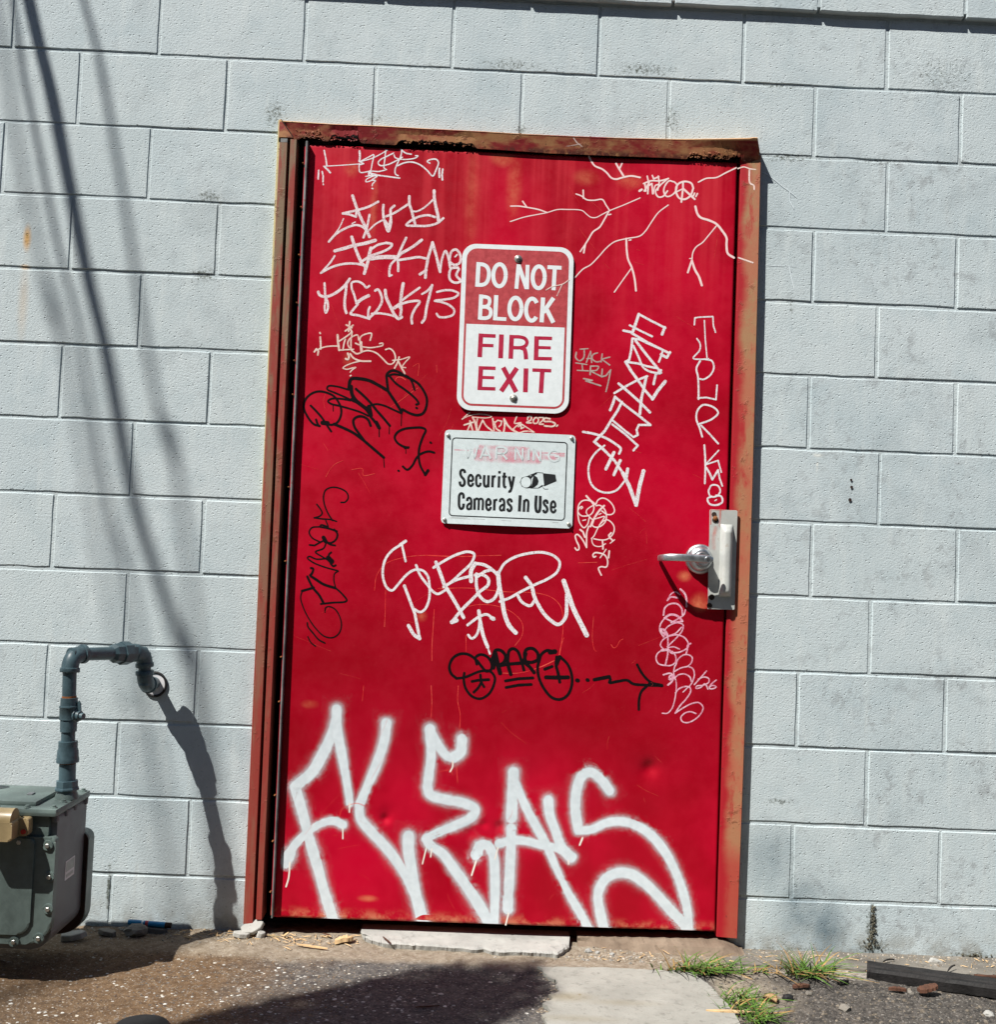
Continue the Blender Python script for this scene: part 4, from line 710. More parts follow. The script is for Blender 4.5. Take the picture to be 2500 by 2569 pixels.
('big white spray painted letters with soft edges along the door bottom', 'spray', 'door', 'C336:14707,4529 14706,4074 14698,3319;C290:14708,3055 14715,2415 14707,1663 14695,1024;C350:14689,1174 14699,912;C252:14775,4266 15026,3709 15394,3081 15680,2601 15929,2084 16258,1457 16662,834 16987,284;C274:14383,2628 14684,2715 15065,2729 15526,2633 15910,2572 16376,2363;C305:15672,3808 15724,3433 15893,3024 16061,2615 16339,2324;C344:15672,3808 15682,3752;C306:17305,4135 17064,4429 16789,4608 16563,4523 16424,4140 16406,3609 16502,3084;C275:16503,3047 16883,3099 17259,3283 17640,3335 18025,3255 18455,3006 18852,2568 19136,2089 19343,1608 19494,1087 19545,714 19576,340;C304:17369,260 17175,890 17098,1412 17275,1795 17612,1976 17956,1951 18346,1721 18741,1360 19097,997 19452,635 19538,338;C53:16625,2863 16555,2671;C46:14723,801 14659,499;C46:16266,2246 16277,2153'),
('crayon scratch continuing the lightning over the corner of the red sign', 'pinkthin', 'sign', 'C30:15683,17907 15524,17787 15227,17698 15075,17602;L25:15505,17773 15374,17451'),
('lightning line crossing the rusty header', 'pinkthin', 'header', 'C35:15664,21801 15773,21679 15851,21635 15931,21569 16038,21492;C20:15387,21570 15625,21614 15850,21659'),
('white lightning line crossing the right jamb', 'pinkthin', 'jamb', 'C36:20227,21215 20378,21260 20558,21204 20698,21185;C46:20533,21177 20543,20869 20570,20794 20661,20746 20677,20632;C46:20317,18734 20509,18666 20701,18598'),
('faint pale scratched lightning on the grey blocks', 'wallpale', 'wall', 'C20:20812,21226 21019,21171 21253,21026 21489,20843 21724,20685 21907,20538;C20:21711,20685 21732,20427 21840,20225;C18:20791,18581 20994,18603 21453,18598 21973,18608;C20:21759,18598 21846,18243 21917,17989'),
('hair thin bright red scratches over the middle of the door', 'scratch', 'door', 'C16:10762,9240 10806,9652 11045,9978 11512,10156 12078,10242 12934,10245 13567,10287 14137,10326;C19:12078,10242 12681,10235 13473,10267;C19:12465,9356 13287,9405 14240,9348 15192,9339 15577,9228 15808,9000 15888,8561 15873,8119 15810,7706;C16:13245,8897 13621,8976 14098,8947 14516,8790 14780,8517 14793,8202 14614,7911;C19:12394,8800 12385,8295 12375,7791 12391,7414;C16:13276,8142 13301,7702;C16:11062,9252 11077,8558 11074,8274;C16:16239,10205 16746,10242;C13:16704,8783 16696,8151 16770,7870 16818,7841'),
('hair thin bright red scratches on the lower door', 'scratch', 'door', 'C17:12400,6749 12436,6311 12437,5907;C17:13130,6777 13130,6372 13213,6004 13213,5600;C17:13170,4623 13222,4188;C17:12602,4433 13005,4516 13077,4418;C14:10588,6678 10572,6272;C17:10107,3184 10149,3369 10280,3458 10546,3551 10751,3492'),
('hair thin bright red scratches on the left of the door', 'scratch', 'door', 'C13:10960,14217 11239,14419 11495,14630 11688,14773;C22:11061,14924 11101,15027 11210,15054 11347,14981;C11:11530,15358 11681,15443 11674,15107;C11:9305,12249 9406,12452 9553,12614 9747,12711;C15:10000,12477 10286,12511 10316,12335 10622,12392;C13:12171,15419 12190,15219'),
('hair thin bright red scratches by the arrow tag', 'scratch', 'door', 'C16:14223,7159 14737,7179 15182,7308 15688,7552;C26:15182,7308 15436,7414 15688,7552;C16:15828,7686 15865,7976 15922,8171;C16:17202,8045 17286,7952 17365,8004 17440,8151 17519,8202')]

def dec(s):
    out = []
    for ln in s.split(';'):
        h, b = ln.split(':'); v = b.split(' ')
        out.append((float(h[1:]) / 10000, h[0] == 'L', [(int(q.split(',')[0]) / 10000, int(q.split(',')[1]) / 10000) for q in v]))
    return out
def fine_scratches():
    r9 = random.Random(21); st = []
    for i in range(80):
        x = r9.uniform(.89, 2.0); z = r9.uniform(.08, 2.08); a = r9.gauss(1.4, .8) if i % 3 else r9.uniform(0, 3.1); L = abs(r9.gauss(.02, .05)) + .006
        st.append((r9.uniform(.0003, .0006), False, [(x, z), (x + L*.5*math.cos(a) + r9.gauss(0, .003), z + L*.5*math.sin(a)), (x + L*math.cos(a), z + L*math.sin(a))]))
    o = ribbon_obj('fine_scratch', st, 'door', 'scratch', door, 1.0, .004, .00002); o['label'] = 'fine scattered scratches over the whole door'; o['kind'] = 'stuff'
def make_tags(parents):
    for i, (label, mat, surf, data) in enumerate(TAGDATA):
        st = dec(data)
        if label.startswith('thin black marker tag running'): st = [(q[0] * 1.35, q[1], q[2]) for q in st]
        if mat == 'spray':
            thin = [q for q in st if q[0] < .008]; st = [q for q in st if q[0] >= .008]
            o = ribbon_obj('spray_tag', st, surf, 'spray', parents[surf], 2.5, .004); o['label'] = label
            o = ribbon_obj('paint_drip', thin, surf, 'drip', parents[surf], 1.0, .003, .0004); o['label'] = 'thin white drips running down from the sprayed letters'
            continue
        nm = 'scratch' if mat in ('scratch',) else 'graffiti_tag'
        o = ribbon_obj(nm, st, surf, mat, parents[surf], 1.0, .0028, .00006 * (i % 3)); o['label'] = label

# ------------------------------------------------------------------ flat lettering
def flat_strokes(name, strokes, mat, parent, y, step=.0015):
    """crisp butt-ended strokes with constant width, a flat printed sheet"""
    V, F = [], []
    for i, (w, st, P) in enumerate(strokes):
        if st == 'P':
            b = len(V); V += [(x, y - i * 1e-6, z) for x, z in P]; F.append(tuple(range(b, b + len(P)))); continue
        pts = [Vector(p) for p in catmull(P, st == 'L', step)] ; m = len(pts); b = len(V)
        for j, p in enumerate(pts):
            t = (pts[min(m-1, j+1)] - pts[max(0, j-1)]); t = t.normalized() if t.length > 1e-8 else Vector((1, 0)); n_ = Vector((-t.y, t.x)) * w / 2
            V += [(p.x - n_.x, y - i * 1e-6, p.y - n_.y), (p.x + n_.x, y - i * 1e-6, p.y + n_.y)]
        F += [(b+2*j, b+2*j+1, b+2*j+3, b+2*j+2) for j in range(m-1)]
    me = bpy.data.meshes.new(name); me.from_pydata(V, [], F)
    return link(name, me, M[mat], parent)
TXT_WHITE = [(0.01153, 'L', [(1.31992, 1.82873), (1.31897, 1.76088)]), (0.01053, 'C', [(1.31766, 1.8228), (1.33143, 1.8229), (1.34242, 1.81757), (1.34838, 1.80644), (1.3494, 1.79383), (1.34697, 1.77981), (1.34109, 1.7707), (1.33125, 1.76647), (1.31749, 1.76637)]), (0.01103, 'C', [(1.39542, 1.79536), (1.39493, 1.78749), (1.3933, 1.78014), (1.39065, 1.77382), (1.38719, 1.76896), (1.38311, 1.76588), (1.37873, 1.76477), (1.37431, 1.76574), (1.37018, 1.76872), (1.36661, 1.77349), (1.36382, 1.77974), (1.36205, 1.78703), (1.36138, 1.79487), (1.36186, 1.80273), (1.36349, 1.8101), (1.36613, 1.81642), (1.36959, 1.82128), (1.37368, 1.82437), (1.37807, 1.82548), (1.38249, 1.82451), (1.38662, 1.82153), (1.3902, 1.81675), (1.39298, 1.81049), (1.39475, 1.8032), (1.39542, 1.79536)]), (0.01053, 'L', [(1.42921, 1.82749), (1.42589, 1.76002)]), (0.01053, 'L', [(1.45405, 1.82707), (1.45494, 1.76004)]), (0.01103, 'L', [(1.4298, 1.82524), (1.45387, 1.76176)]), (0.01103, 'C', [(1.5022, 1.79451), (1.5017, 1.78672), (1.50013, 1.77943), (1.49754, 1.77317), (1.49417, 1.76834), (1.49021, 1.76526), (1.48594, 1.76419), (1.48167, 1.76516), (1.47764, 1.7681), (1.47418, 1.77285), (1.4715, 1.77903), (1.46976, 1.78627), (1.46913, 1.79406), (1.46963, 1.80185), (1.4712, 1.80914), (1.47378, 1.81541), (1.47716, 1.82024), (1.48112, 1.82333), (1.48539, 1.82441), (1.48967, 1.82343), (1.4937, 1.8205), (1.49717, 1.81574), (1.49984, 1.80955), (1.50157, 1.8023), (1.5022, 1.79451)]), (0.01053, 'L', [(1.5086, 1.82341), (1.54725, 1.8231)]), (0.01103, 'L', [(1.52868, 1.82329), (1.52758, 1.76045)]), (0.01103, 'L', [(1.3306, 1.73991), (1.32994, 1.67124)]), (0.00953, 'C', [(1.32884, 1.73402), (1.34386, 1.73367), (1.35279, 1.72952), (1.35445, 1.71949), (1.35104, 1.71126), (1.34371, 1.7069), (1.32874, 1.70625)]), (0.01003, 'C', [(1.33123, 1.70636), (1.3475, 1.70606), (1.35727, 1.69942), (1.35874, 1.68813), (1.35483, 1.67964), (1.34625, 1.67573), (1.32826, 1.67545)]), (0.01153, 'L', [(1.37188, 1.73996), (1.37145, 1.67078)]), (0.01003, 'L', [(1.36874, 1.67571), (1.40177, 1.67513)]), (0.01103, 'C', [(1.44206, 1.70591), (1.44157, 1.69826), (1.44, 1.69113), (1.43744, 1.68499), (1.43408, 1.68025), (1.43012, 1.67725), (1.42586, 1.67618), (1.42157, 1.67713), (1.41758, 1.68003), (1.41409, 1.68467), (1.41142, 1.69074), (1.40968, 1.69783), (1.40905, 1.70547), (1.40955, 1.71312), (1.41111, 1.72026), (1.41367, 1.72641), (1.41703, 1.73115), (1.42099, 1.73416), (1.42525, 1.73523), (1.42955, 1.73428), (1.43354, 1.73137), (1.43703, 1.72672), (1.4397, 1.72065), (1.44143, 1.71356), (1.44206, 1.70591)]), (0.01103, 'C', [(1.4831, 1.68509), (1.48079, 1.68075), (1.47804, 1.6774), (1.475, 1.67517), (1.47179, 1.67418), (1.4685, 1.67444), (1.46532, 1.67596), (1.46236, 1.67866), (1.45976, 1.68246), (1.45759, 1.68718), (1.45598, 1.69261), (1.45499, 1.69852), (1.45465, 1.70469), (1.45498, 1.71087), (1.45597, 1.71675), (1.45756, 1.72212), (1.45973, 1.72676), (1.46234, 1.73044), (1.4653, 1.73304), (1.4685, 1.73445), (1.47177, 1.73459), (1.47499, 1.73347), (1.47804, 1.7311), (1.48078, 1.72763), (1.48308, 1.72321)]), (0.01153, 'L', [(1.49985, 1.73901), (1.4985, 1.67078)]), (0.01153, 'L', [(1.5284, 1.73925), (1.50193, 1.69818)]), (0.01153, 'L', [(1.50896, 1.71061), (1.53051, 1.67116)])]
TXT_RED = [(0.01253, 'L', [(1.33452, 1.63289), (1.33371, 1.56794)]), (0.01003, 'L', [(1.32875, 1.6276), (1.37471, 1.62758)]), (0.00902, 'L', [(1.33435, 1.60066), (1.3698, 1.60094)]), (0.01303, 'L', [(1.39048, 1.6328), (1.39064, 1.56738)]), (0.01253, 'L', [(1.41847, 1.63276), (1.4181, 1.56731)]), (0.00953, 'C', [(1.41669, 1.62739), (1.44066, 1.62793), (1.45456, 1.62425), (1.46064, 1.6157), (1.4578, 1.60551), (1.44679, 1.59949), (1.41788, 1.59774)]), (0.01153, 'C', [(1.44432, 1.59888), (1.45395, 1.59527), (1.45784, 1.58538), (1.46005, 1.56736)]), (0.01253, 'L', [(1.4865, 1.63194), (1.48708, 1.56601)]), (0.00953, 'L', [(1.48119, 1.62717), (1.52868, 1.62772)]), (0.00852, 'L', [(1.48671, 1.60122), (1.52619, 1.60167)]), (0.00953, 'L', [(1.4824, 1.57084), (1.53033, 1.5719)]), (0.01253, 'L', [(1.33823, 1.54301), (1.33741, 1.47849)]), (0.00953, 'L', [(1.33243, 1.53874), (1.37806, 1.5392)]), (0.00852, 'L', [(1.33798, 1.51287), (1.37537, 1.51322)]), (0.00953, 'L', [(1.33226, 1.48253), (1.37985, 1.48306)]), (0.01303, 'L', [(1.39863, 1.5426), (1.43669, 1.47697)]), (0.01303, 'L', [(1.43606, 1.5427), (1.39579, 1.47722)]), (0.01303, 'L', [(1.46103, 1.54277), (1.46162, 1.47728)]), (0.00953, 'L', [(1.4784, 1.539), (1.52984, 1.5392)]), (0.01253, 'L', [(1.5056, 1.53966), (1.50405, 1.47684)])]
TXT_BLACK = [(0.00623, 'C', [(1.30669, 1.25083), (1.30498, 1.25695), (1.29999, 1.25911), (1.29557, 1.2562), (1.29463, 1.24851), (1.29767, 1.24081), (1.30414, 1.2338), (1.3068, 1.22664), (1.30531, 1.21875), (1.30054, 1.21583), (1.29569, 1.2189), (1.29388, 1.22737)]), (0.00586, 'L', [(1.31698, 1.23052), (1.32968, 1.2305)]), (0.00586, 'C', [(1.32931, 1.23067), (1.32815, 1.24117), (1.32249, 1.2464), (1.31764, 1.24073), (1.31701, 1.22979), (1.31849, 1.22039), (1.32374, 1.21643), (1.32884, 1.22028), (1.32954, 1.22522)]), (0.00586, 'C', [(1.34941, 1.23623), (1.34801, 1.24382), (1.34316, 1.24689), (1.3388, 1.24253), (1.33821, 1.23067), (1.34011, 1.21984), (1.34479, 1.21639), (1.34933, 1.22058), (1.35, 1.22643)]), (0.00623, 'C', [(1.35948, 1.24758), (1.35989, 1.2243), (1.36253, 1.2175), (1.36763, 1.21698), (1.37102, 1.22294)]), (0.00623, 'L', [(1.37092, 1.24751), (1.37136, 1.21459)]), (0.00623, 'L', [(1.38255, 1.24745), (1.3826, 1.21506)]), (0.0055, 'C', [(1.3829, 1.23435), (1.38505, 1.24391), (1.39079, 1.2456)]), (0.00623, 'L', [(1.39986, 1.24598), (1.39985, 1.21505)]), (0.00623, 'L', [(1.40037, 1.26021), (1.40029, 1.25328)]), (0.00623, 'C', [(1.4136, 1.25657), (1.41344, 1.22471), (1.41517, 1.21786), (1.4203, 1.21662)]), (0.00513, 'L', [(1.40788, 1.24541), (1.42059, 1.24539)]), (0.00623, 'L', [(1.42635, 1.24672), (1.43367, 1.21827)]), (0.00623, 'C', [(1.43978, 1.24728), (1.43356, 1.2119), (1.43054, 1.20577), (1.42618, 1.20595)]), (0.00623, 'C', [(1.30598, 1.18134), (1.30442, 1.19254), (1.29904, 1.19541), (1.29454, 1.19031), (1.29387, 1.17611), (1.29527, 1.16019), (1.29953, 1.15365), (1.30454, 1.15513), (1.30645, 1.16138), (1.30672, 1.16793)]), (0.00586, 'C', [(1.31622, 1.17486), (1.31686, 1.18143), (1.32128, 1.18415), (1.32598, 1.18017), (1.32734, 1.15172)]), (0.0055, 'C', [(1.32641, 1.16983), (1.32018, 1.16703), (1.31665, 1.16035), (1.31875, 1.15354), (1.32434, 1.15413), (1.32686, 1.15896)]), (0.00623, 'L', [(1.33584, 1.18294), (1.33676, 1.1521)]), (0.0055, 'C', [(1.33624, 1.17751), (1.34074, 1.18278), (1.3459, 1.18081), (1.34746, 1.15182)]), (0.0055, 'C', [(1.34675, 1.17794), (1.35162, 1.18287), (1.35714, 1.18091), (1.35888, 1.15193)]), (0.0055, 'L', [(1.36859, 1.16722), (1.38001, 1.16733)]), (0.00586, 'C', [(1.37946, 1.16767), (1.3783, 1.17816), (1.37338, 1.18304), (1.3687, 1.17776), (1.36804, 1.16738), (1.36972, 1.15746), (1.37462, 1.15294), (1.37951, 1.1575), (1.38022, 1.16225)]), (0.00623, 'L', [(1.38972, 1.18299), (1.39005, 1.15249)]), (0.0055, 'C', [(1.38999, 1.17174), (1.39234, 1.18092), (1.39756, 1.18186)]), (0.00586, 'C', [(1.40508, 1.17563), (1.40572, 1.1822), (1.41034, 1.18457), (1.41503, 1.18077), (1.41638, 1.15176)]), (0.0055, 'C', [(1.41565, 1.16989), (1.40905, 1.16708), (1.40548, 1.16112), (1.40759, 1.15394), (1.41266, 1.15415), (1.41573, 1.159)]), (0.00623, 'C', [(1.43609, 1.17619), (1.43474, 1.18267), (1.43013, 1.1843), (1.42596, 1.17977), (1.42788, 1.17258), (1.43431, 1.1663), (1.43622, 1.1593), (1.43248, 1.15315), (1.4279, 1.15405), (1.4255, 1.15976)]), (0.00733, 'L', [(1.45887, 1.19676), (1.45808, 1.15257)]), (0.00623, 'L', [(1.47025, 1.18451), (1.47044, 1.15217)]), (0.00586, 'C', [(1.47069, 1.17798), (1.4746, 1.18469), (1.48014, 1.18237), (1.48133, 1.15226)]), (0.00696, 'C', [(1.50223, 1.19783), (1.50229, 1.16384), (1.50556, 1.15471), (1.51101, 1.15457), (1.51344, 1.16194), (1.51315, 1.19738)]), (0.00623, 'C', [(1.53322, 1.17657), (1.53185, 1.18379), (1.5276, 1.18543), (1.5236, 1.1809), (1.5257, 1.17371), (1.53175, 1.16742), (1.53351, 1.15968), (1.52957, 1.15352), (1.5248, 1.15478), (1.52296, 1.16015)]), (0.0055, 'L', [(1.54372, 1.16792), (1.55552, 1.16804)]), (0.00586, 'C', [(1.55478, 1.16837), (1.55384, 1.17888), (1.54909, 1.18414), (1.54456, 1.17922), (1.54334, 1.16826), (1.54501, 1.15816), (1.55025, 1.15401), (1.55483, 1.15784), (1.55554, 1.16295)])]
CAM_FILL = [(0.00018, 'P', [(1.51802, 1.25911), (1.55175, 1.25687), (1.55608, 1.23884), (1.52304, 1.22344)]), (0.00018, 'P', [(1.47387, 1.24907), (1.48835, 1.25058), (1.49556, 1.25216), (1.50304, 1.24701), (1.50741, 1.23735), (1.50525, 1.22762), (1.49682, 1.21999), (1.48785, 1.21725), (1.47427, 1.21595), (1.46229, 1.22037), (1.45638, 1.23195), (1.46131, 1.2449)]), (0.00183, 'L', [(1.47661, 1.24882), (1.48819, 1.25477), (1.50252, 1.26028), (1.5189, 1.25969)]), (0.0055, 'L', [(1.4865, 1.25142), (1.50167, 1.25879)]), (0.00183, 'L', [(1.48604, 1.21699), (1.50816, 1.21827), (1.52293, 1.22635)]), (0.0022, 'L', [(1.50778, 1.21862), (1.51836, 1.22689)]), (0.00165, 'L', [(1.51952, 1.22038), (1.52424, 1.21585), (1.53421, 1.21663)])]
CAM_WHITE = [(0.00018, 'P', [(1.48685, 1.23322), (1.48636, 1.22871), (1.48456, 1.22457), (1.48164, 1.22123), (1.47788, 1.219), (1.47364, 1.21811), (1.46935, 1.21864), (1.46542, 1.22055), (1.46225, 1.22364), (1.46013, 1.22761), (1.45928, 1.23207), (1.45977, 1.23659), (1.46157, 1.24073), (1.46449, 1.24407), (1.46825, 1.2463), (1.47249, 1.24719), (1.47678, 1.24666), (1.48071, 1.24475), (1.48389, 1.24166), (1.48601, 1.23768)]), (0.00018, 'P', [(1.49293, 1.24986), (1.49056, 1.24066), (1.49001, 1.23153), (1.48765, 1.22233), (1.48867, 1.2333), (1.48686, 1.24233)])]
FINE = [(0.0011, 'L', [(1.26927, 1.12791), (1.3264, 1.12664)]), (0.00073, 'L', [(1.33088, 1.12773), (1.36624, 1.12737)]), (0.00073, 'L', [(1.40979, 1.12644), (1.43701, 1.12611)]), (0.00128, 'L', [(1.54948, 1.12674), (1.56491, 1.12702)]), (0.00092, 'L', [(1.27554, 1.12962), (1.31901, 1.12996)])]
TXT_PALE = [(0.00525, 'L', [(1.30361, 1.32444), (1.31205, 1.29248), (1.32045, 1.31802), (1.331, 1.29233), (1.33775, 1.3235)]), (0.00525, 'L', [(1.34663, 1.29203), (1.35945, 1.32584), (1.37504, 1.29227)]), (0.0043, 'L', [(1.35097, 1.30172), (1.36992, 1.30156)]), (0.00525, 'L', [(1.38922, 1.29287), (1.38978, 1.32569)]), (0.00525, 'C', [(1.38984, 1.32427), (1.41022, 1.32417), (1.41763, 1.31688), (1.41084, 1.30898), (1.3905, 1.30813)]), (0.00525, 'L', [(1.40374, 1.30869), (1.41957, 1.29224)]), (0.00525, 'L', [(1.44137, 1.2922), (1.44102, 1.32452), (1.46124, 1.29303), (1.46094, 1.3244)]), (0.00573, 'L', [(1.47784, 1.29278), (1.47755, 1.32415)]), (0.00525, 'L', [(1.49065, 1.29237), (1.49037, 1.32374), (1.5096, 1.29268), (1.50935, 1.32358)]), (0.00525, 'C', [(1.55989, 1.31714), (1.55114, 1.32249), (1.53981, 1.32106), (1.53169, 1.31025), (1.53499, 1.2985), (1.54659, 1.29281), (1.5597, 1.29716)]), (0.00477, 'L', [(1.55977, 1.29526), (1.55981, 1.30668), (1.54843, 1.30667)])]
FADE = [(0.03342, False, [(1.33742, 1.30875), (1.37059, 1.30824), (1.41799, 1.30786), (1.46541, 1.30747), (1.50808, 1.30736)]), (0.02387, False, [(1.33809, 1.29262), (1.39496, 1.29168), (1.45656, 1.29141), (1.50398, 1.29102)]), (0.01623, False, [(1.34626, 1.32386), (1.41736, 1.32352), (1.47427, 1.32306)]), (0.00668, False, [(1.50782, 1.31401), (1.57421, 1.31489)]), (0.01241, False, [(1.55544, 1.30935), (1.57206, 1.30909)]), (0.00573, False, [(1.27569, 1.31281), (1.31358, 1.3125)]), (0.0191, False, [(1.50829, 1.30214), (1.55573, 1.30175)])]
SIGN1 = ((1.4278, 1.6509), 0.0037)
SIGN2 = ((1.4252, 1.2394), -0.0005)

def local_poly(P, c, ang): 
    ca, sa = math.cos(ang), math.sin(ang); return [(c[0] + x * ca - z * sa, c[1] + x * sa + z * ca) for x, z in P]
def screw(x, z, y, r, parent, washer=True):
    if washer: w_ = link('washer', lathe_along((x, y, z), (0, -1, 0), [(0, r), (.0012, r), (.0018, r * .86)], 20), M['zinc'], parent)
    link('screw', lathe_along((x, y - .0015, z), (0, -1, 0), [(0, r * .62), (.002, r * .60), (.0036, r * .42), (.0040, r * .2), (.0030, r * .16)], 14), M['zinc'], parent)
# fire exit sign
c1, a1 = SIGN1
s1 = thing('fire_exit_sign', (c1[0], -.015, c1[1]), 'red and white metal sign reading DO NOT BLOCK FIRE EXIT on the door', 'sign')
link('sign_panel', done(prism(local_poly(rrect(.3048, .4572, .038), c1, a1), -.0192, -.0172, .0004)), M['signwhite'], s1)
def flat_poly(name, P, mat, parent, y):
    me = bpy.data.meshes.new(name); me.from_pydata([(x, y, z) for x, z in P], [], [tuple(range(len(P)))]); return link(name, me, M[mat], parent)
flat_poly('red_field', local_poly(rrect(.2800, .4324, .029), c1, a1), 'signred', s1, -.01935)
r_ = .022; hw = .1342; zt_ = .0075; zb_ = -.2102
P_ = [(hw, zt_), (-hw, zt_)] + [(-hw + r_ + r_ * math.cos(R(180 + 90*k/8)), zb_ + r_ + r_ * math.sin(R(180 + 90*k/8))) for k in range(9)] + [(hw - r_ + r_ * math.cos(R(270 + 90*k/8)), zb_ + r_ + r_ * math.sin(R(270 + 90*k/8))) for k in range(9)]
flat_poly('white_field', local_poly(P_, c1, a1), 'signwhite', s1, -.01945)
flat_strokes('white_lettering', TXT_WHITE, 'signwhite', s1, -.01955)
flat_strokes('red_lettering', TXT_RED, 'signred2', s1, -.01960)
for x, z in ((1.4280, 1.8421), (1.4302, 1.4598)): screw(x, z, -.0197, .0105, s1)
link('spacer', boxmesh(c1[0] - .01, c1[0] + .01, -.0172, -.012, c1[1] + .15, c1[1] + .17), M['zinc'], s1)
# security camera sign, slightly buckled
c2, a2 = SIGN2
s2 = thing('security_camera_sign', (c2[0], -.015, c2[1]), 'white warning sign reading Security Cameras In Use, faded red heading', 'sign')
def bulge(u, v):    # u,v in -1..1
    return -.0055 * max(0, 1 - u * u) * max(0, .25 - .75 * v) - .003 * max(0, 1 - u * u) * max(0, v) 
def s2y(x, z, off=0.0):
    dx, dz = x - c2[0], z - c2[1]; u = (dx * math.cos(a2) + dz * math.sin(a2)) / .178; v = (-dx * math.sin(a2) + dz * math.cos(a2)) / .127
    return -.0180 + bulge(max(-1, min(1, u)), max(-1, min(1, v))) - off
def warp(o, off):
    wx = Vector((0, 0, 0)); q = o
    while q is not None: wx += q.location; q = q.parent
    for v in o.data.vertices:
        W = v.co + wx; v.co.y = s2y(W.x, W.z, off) - wx.y
def grid_poly(name, w, h, r, mat, off, par, thick=0):
    bm = bmesh.new(); NX, NZ = 36, 26; g = {}
    for i in range(NX+1):
        for k in range(NZ+1):
            x = (i/NX - .5) * w; z = (k/NZ - .5) * h
            # pull corner points in to round the sheet
            ex = max(0, abs(x) - (w/2 - r)); ez = max(0, abs(z) - (h/2 - r)); L = math.hypot(ex, ez)
            if L > r: x = math.copysign(w/2 - r + ex * r / L, x); z = math.copysign(h/2 - r + ez * r / L, z)
            X, Z = local_poly([(x, z)], c2, a2)[0]; g[i, k] = bm.verts.new((X, s2y(X, Z, off), Z))
    for i in range(NX):
        for k in range(NZ): bm.faces.new((g[i,k], g[i+1,k], g[i+1,k+1], g[i,k+1]))
    if thick:
        bmesh.ops.recalc_face_normals(bm, faces=bm.faces)
        r = bmesh.ops.extrude_face_region(bm, geom=list(bm.faces)); vs = [v for v in r['geom'] if isinstance(v, bmesh.types.BMVert)]
        for v in vs: v.co.y += thick
    bmesh.ops.recalc_face_normals(bm, faces=bm.faces)
    return link(name, done(bm, smooth=True), M[mat], par)
o = grid_poly('sign_panel', .3556, .2540, .010, 'signpale', 0, s2, .0009); sharp(o.data, 40)
def outline(w, h, r, n=6):
    P = rrect(w, h, r, n); return local_poly(P + [P[0]], c2, a2)
for nm, st, mt, off in (('border_line', [(.0030, 'L', outline(.3120, .2110, .009))], 'signblack', .00016), ('black_lettering', TXT_BLACK, 'signblack', .00022), ('camera_symbol', CAM_FILL, 'signblack', .00016), ('camera_lens', CAM_WHITE, 'signpale', .00028), ('fine_print', FINE, 'faint', .00016)):
    if nm == 'black_lettering': st = [(w_ * 1.14, a_, b_) for w_, a_, b_ in st]
    o = flat_strokes(nm, st, mt, s2, -.02); warp(o, off)
    if nm == 'fine_print': o['kind'] = 'stuff'
SURF['sign2'] = lambda x, z: s2y(x, z, .00010)
o = ribbon_obj('faded_red_band', FADE, 'sign2', 'fade', s2, 1.0, .004); o['label'] = 'sun bleached red heading band'
warp(flat_strokes('pale_lettering', TXT_PALE, 'signpale', s2, -.02), .00050)
for x, z in ((1.5925, 1.3568), (1.5932, 1.1239), (1.2572, 1.3513), (1.2573, 1.1220)): screw(x, z, s2y(x, z, .0004), .0052, s2, True)

fine_scratches()
flat_strokes('mitre_seam', [(.0022, 'L', [(.8010, 2.1468), (.7900, 2.1622), (.7655, 2.1950)])], 'hole', frame, -.0325)
make_tags(dict(door=door, sign=s1, header=hd, jamb=jamb_r, wall=wall))

# ------------------------------------------------------------------ latch guard and lever
lx0, lx1 = 1.9725, 2.0480; lz0, lz1 = .9108, 1.1795
guard = thing('latch_guard', (2.01, -.02, 1.045), 'pale steel latch guard plate with a raised rib beside the lever', 'latch guard')
bm = bmesh.new()
Pg = [(lx0 + .003, lz0), (lx1 - .002, lz0 + .0005), (lx1, lz0 + .003), (lx1, lz1 - .003), (lx1 - .003, lz1), (lx0 + .003, lz1), (lx0, lz1 - .003), (lx0 + .0015, 1.1), (lx0 + .0005, 1.05), (lx0 + .003, lz0 + .03), (lx0 + .002, lz0 + .003)]
gm = prism(Pg, -.0300, -.0270, .0006); link('guard_plate', done(gm), M['plate'], guard)
# rib: a rounded raised bar, hollow pressed profile
def rib():
    bm = bmesh.new(); NX, NZ = 14, 40; x0, x1, z0, z1 = 2.0030, 2.0375, .9455, 1.1405; g = {}
    for i in range(NX+1):
        for k in range(NZ+1):
            u = i/NX*2-1; v = k/NZ; x = x0 + (x1-x0)*i/NX; z = z0 + (z1-z0)*k/NZ
            e = min(1, v / .07, (1 - v) / .10); e = max(0, e) ** .6
            hgt = .0185 * e * (max(0, 1 - abs(u) ** 3.2))
            xx = x + .002 * (1 - v) * 0
            g[i,k] = bm.verts.new((xx, -.0301 - hgt, z))
    for i in range(NX):
        for k in range(NZ): bm.faces.new((g[i,k], g[i+1,k], g[i+1,k+1], g[i,k+1]))
    bmesh.ops.recalc_face_normals(bm, faces=bm.faces)
    return link('rib', done(bm, smooth=True), M['plate'], guard)
rib()
for x, z, r in ((1.9845, 1.1660, .0068), (1.9880, 1.1510, .0082), (1.9850, .9430, .0080), (1.9800, .9200, .0075)):
    link('bolt_hole', lathe_along((x, -.0303, z), (0, -1, 0), [(0, r), (.0012, r * .9), (.0004, r * .6), (.0002, .0003)], 14), M['hole'], guard)
link('bolt', lathe_along((1.9880, -.0300, 1.1560), (0, -1, 0), [(0, .0068), (.004, .0062), (.006, .003), (.0062, .0003)], 12), M['rust'], guard)
SURF['guard'] = lambda x, z: -.03035
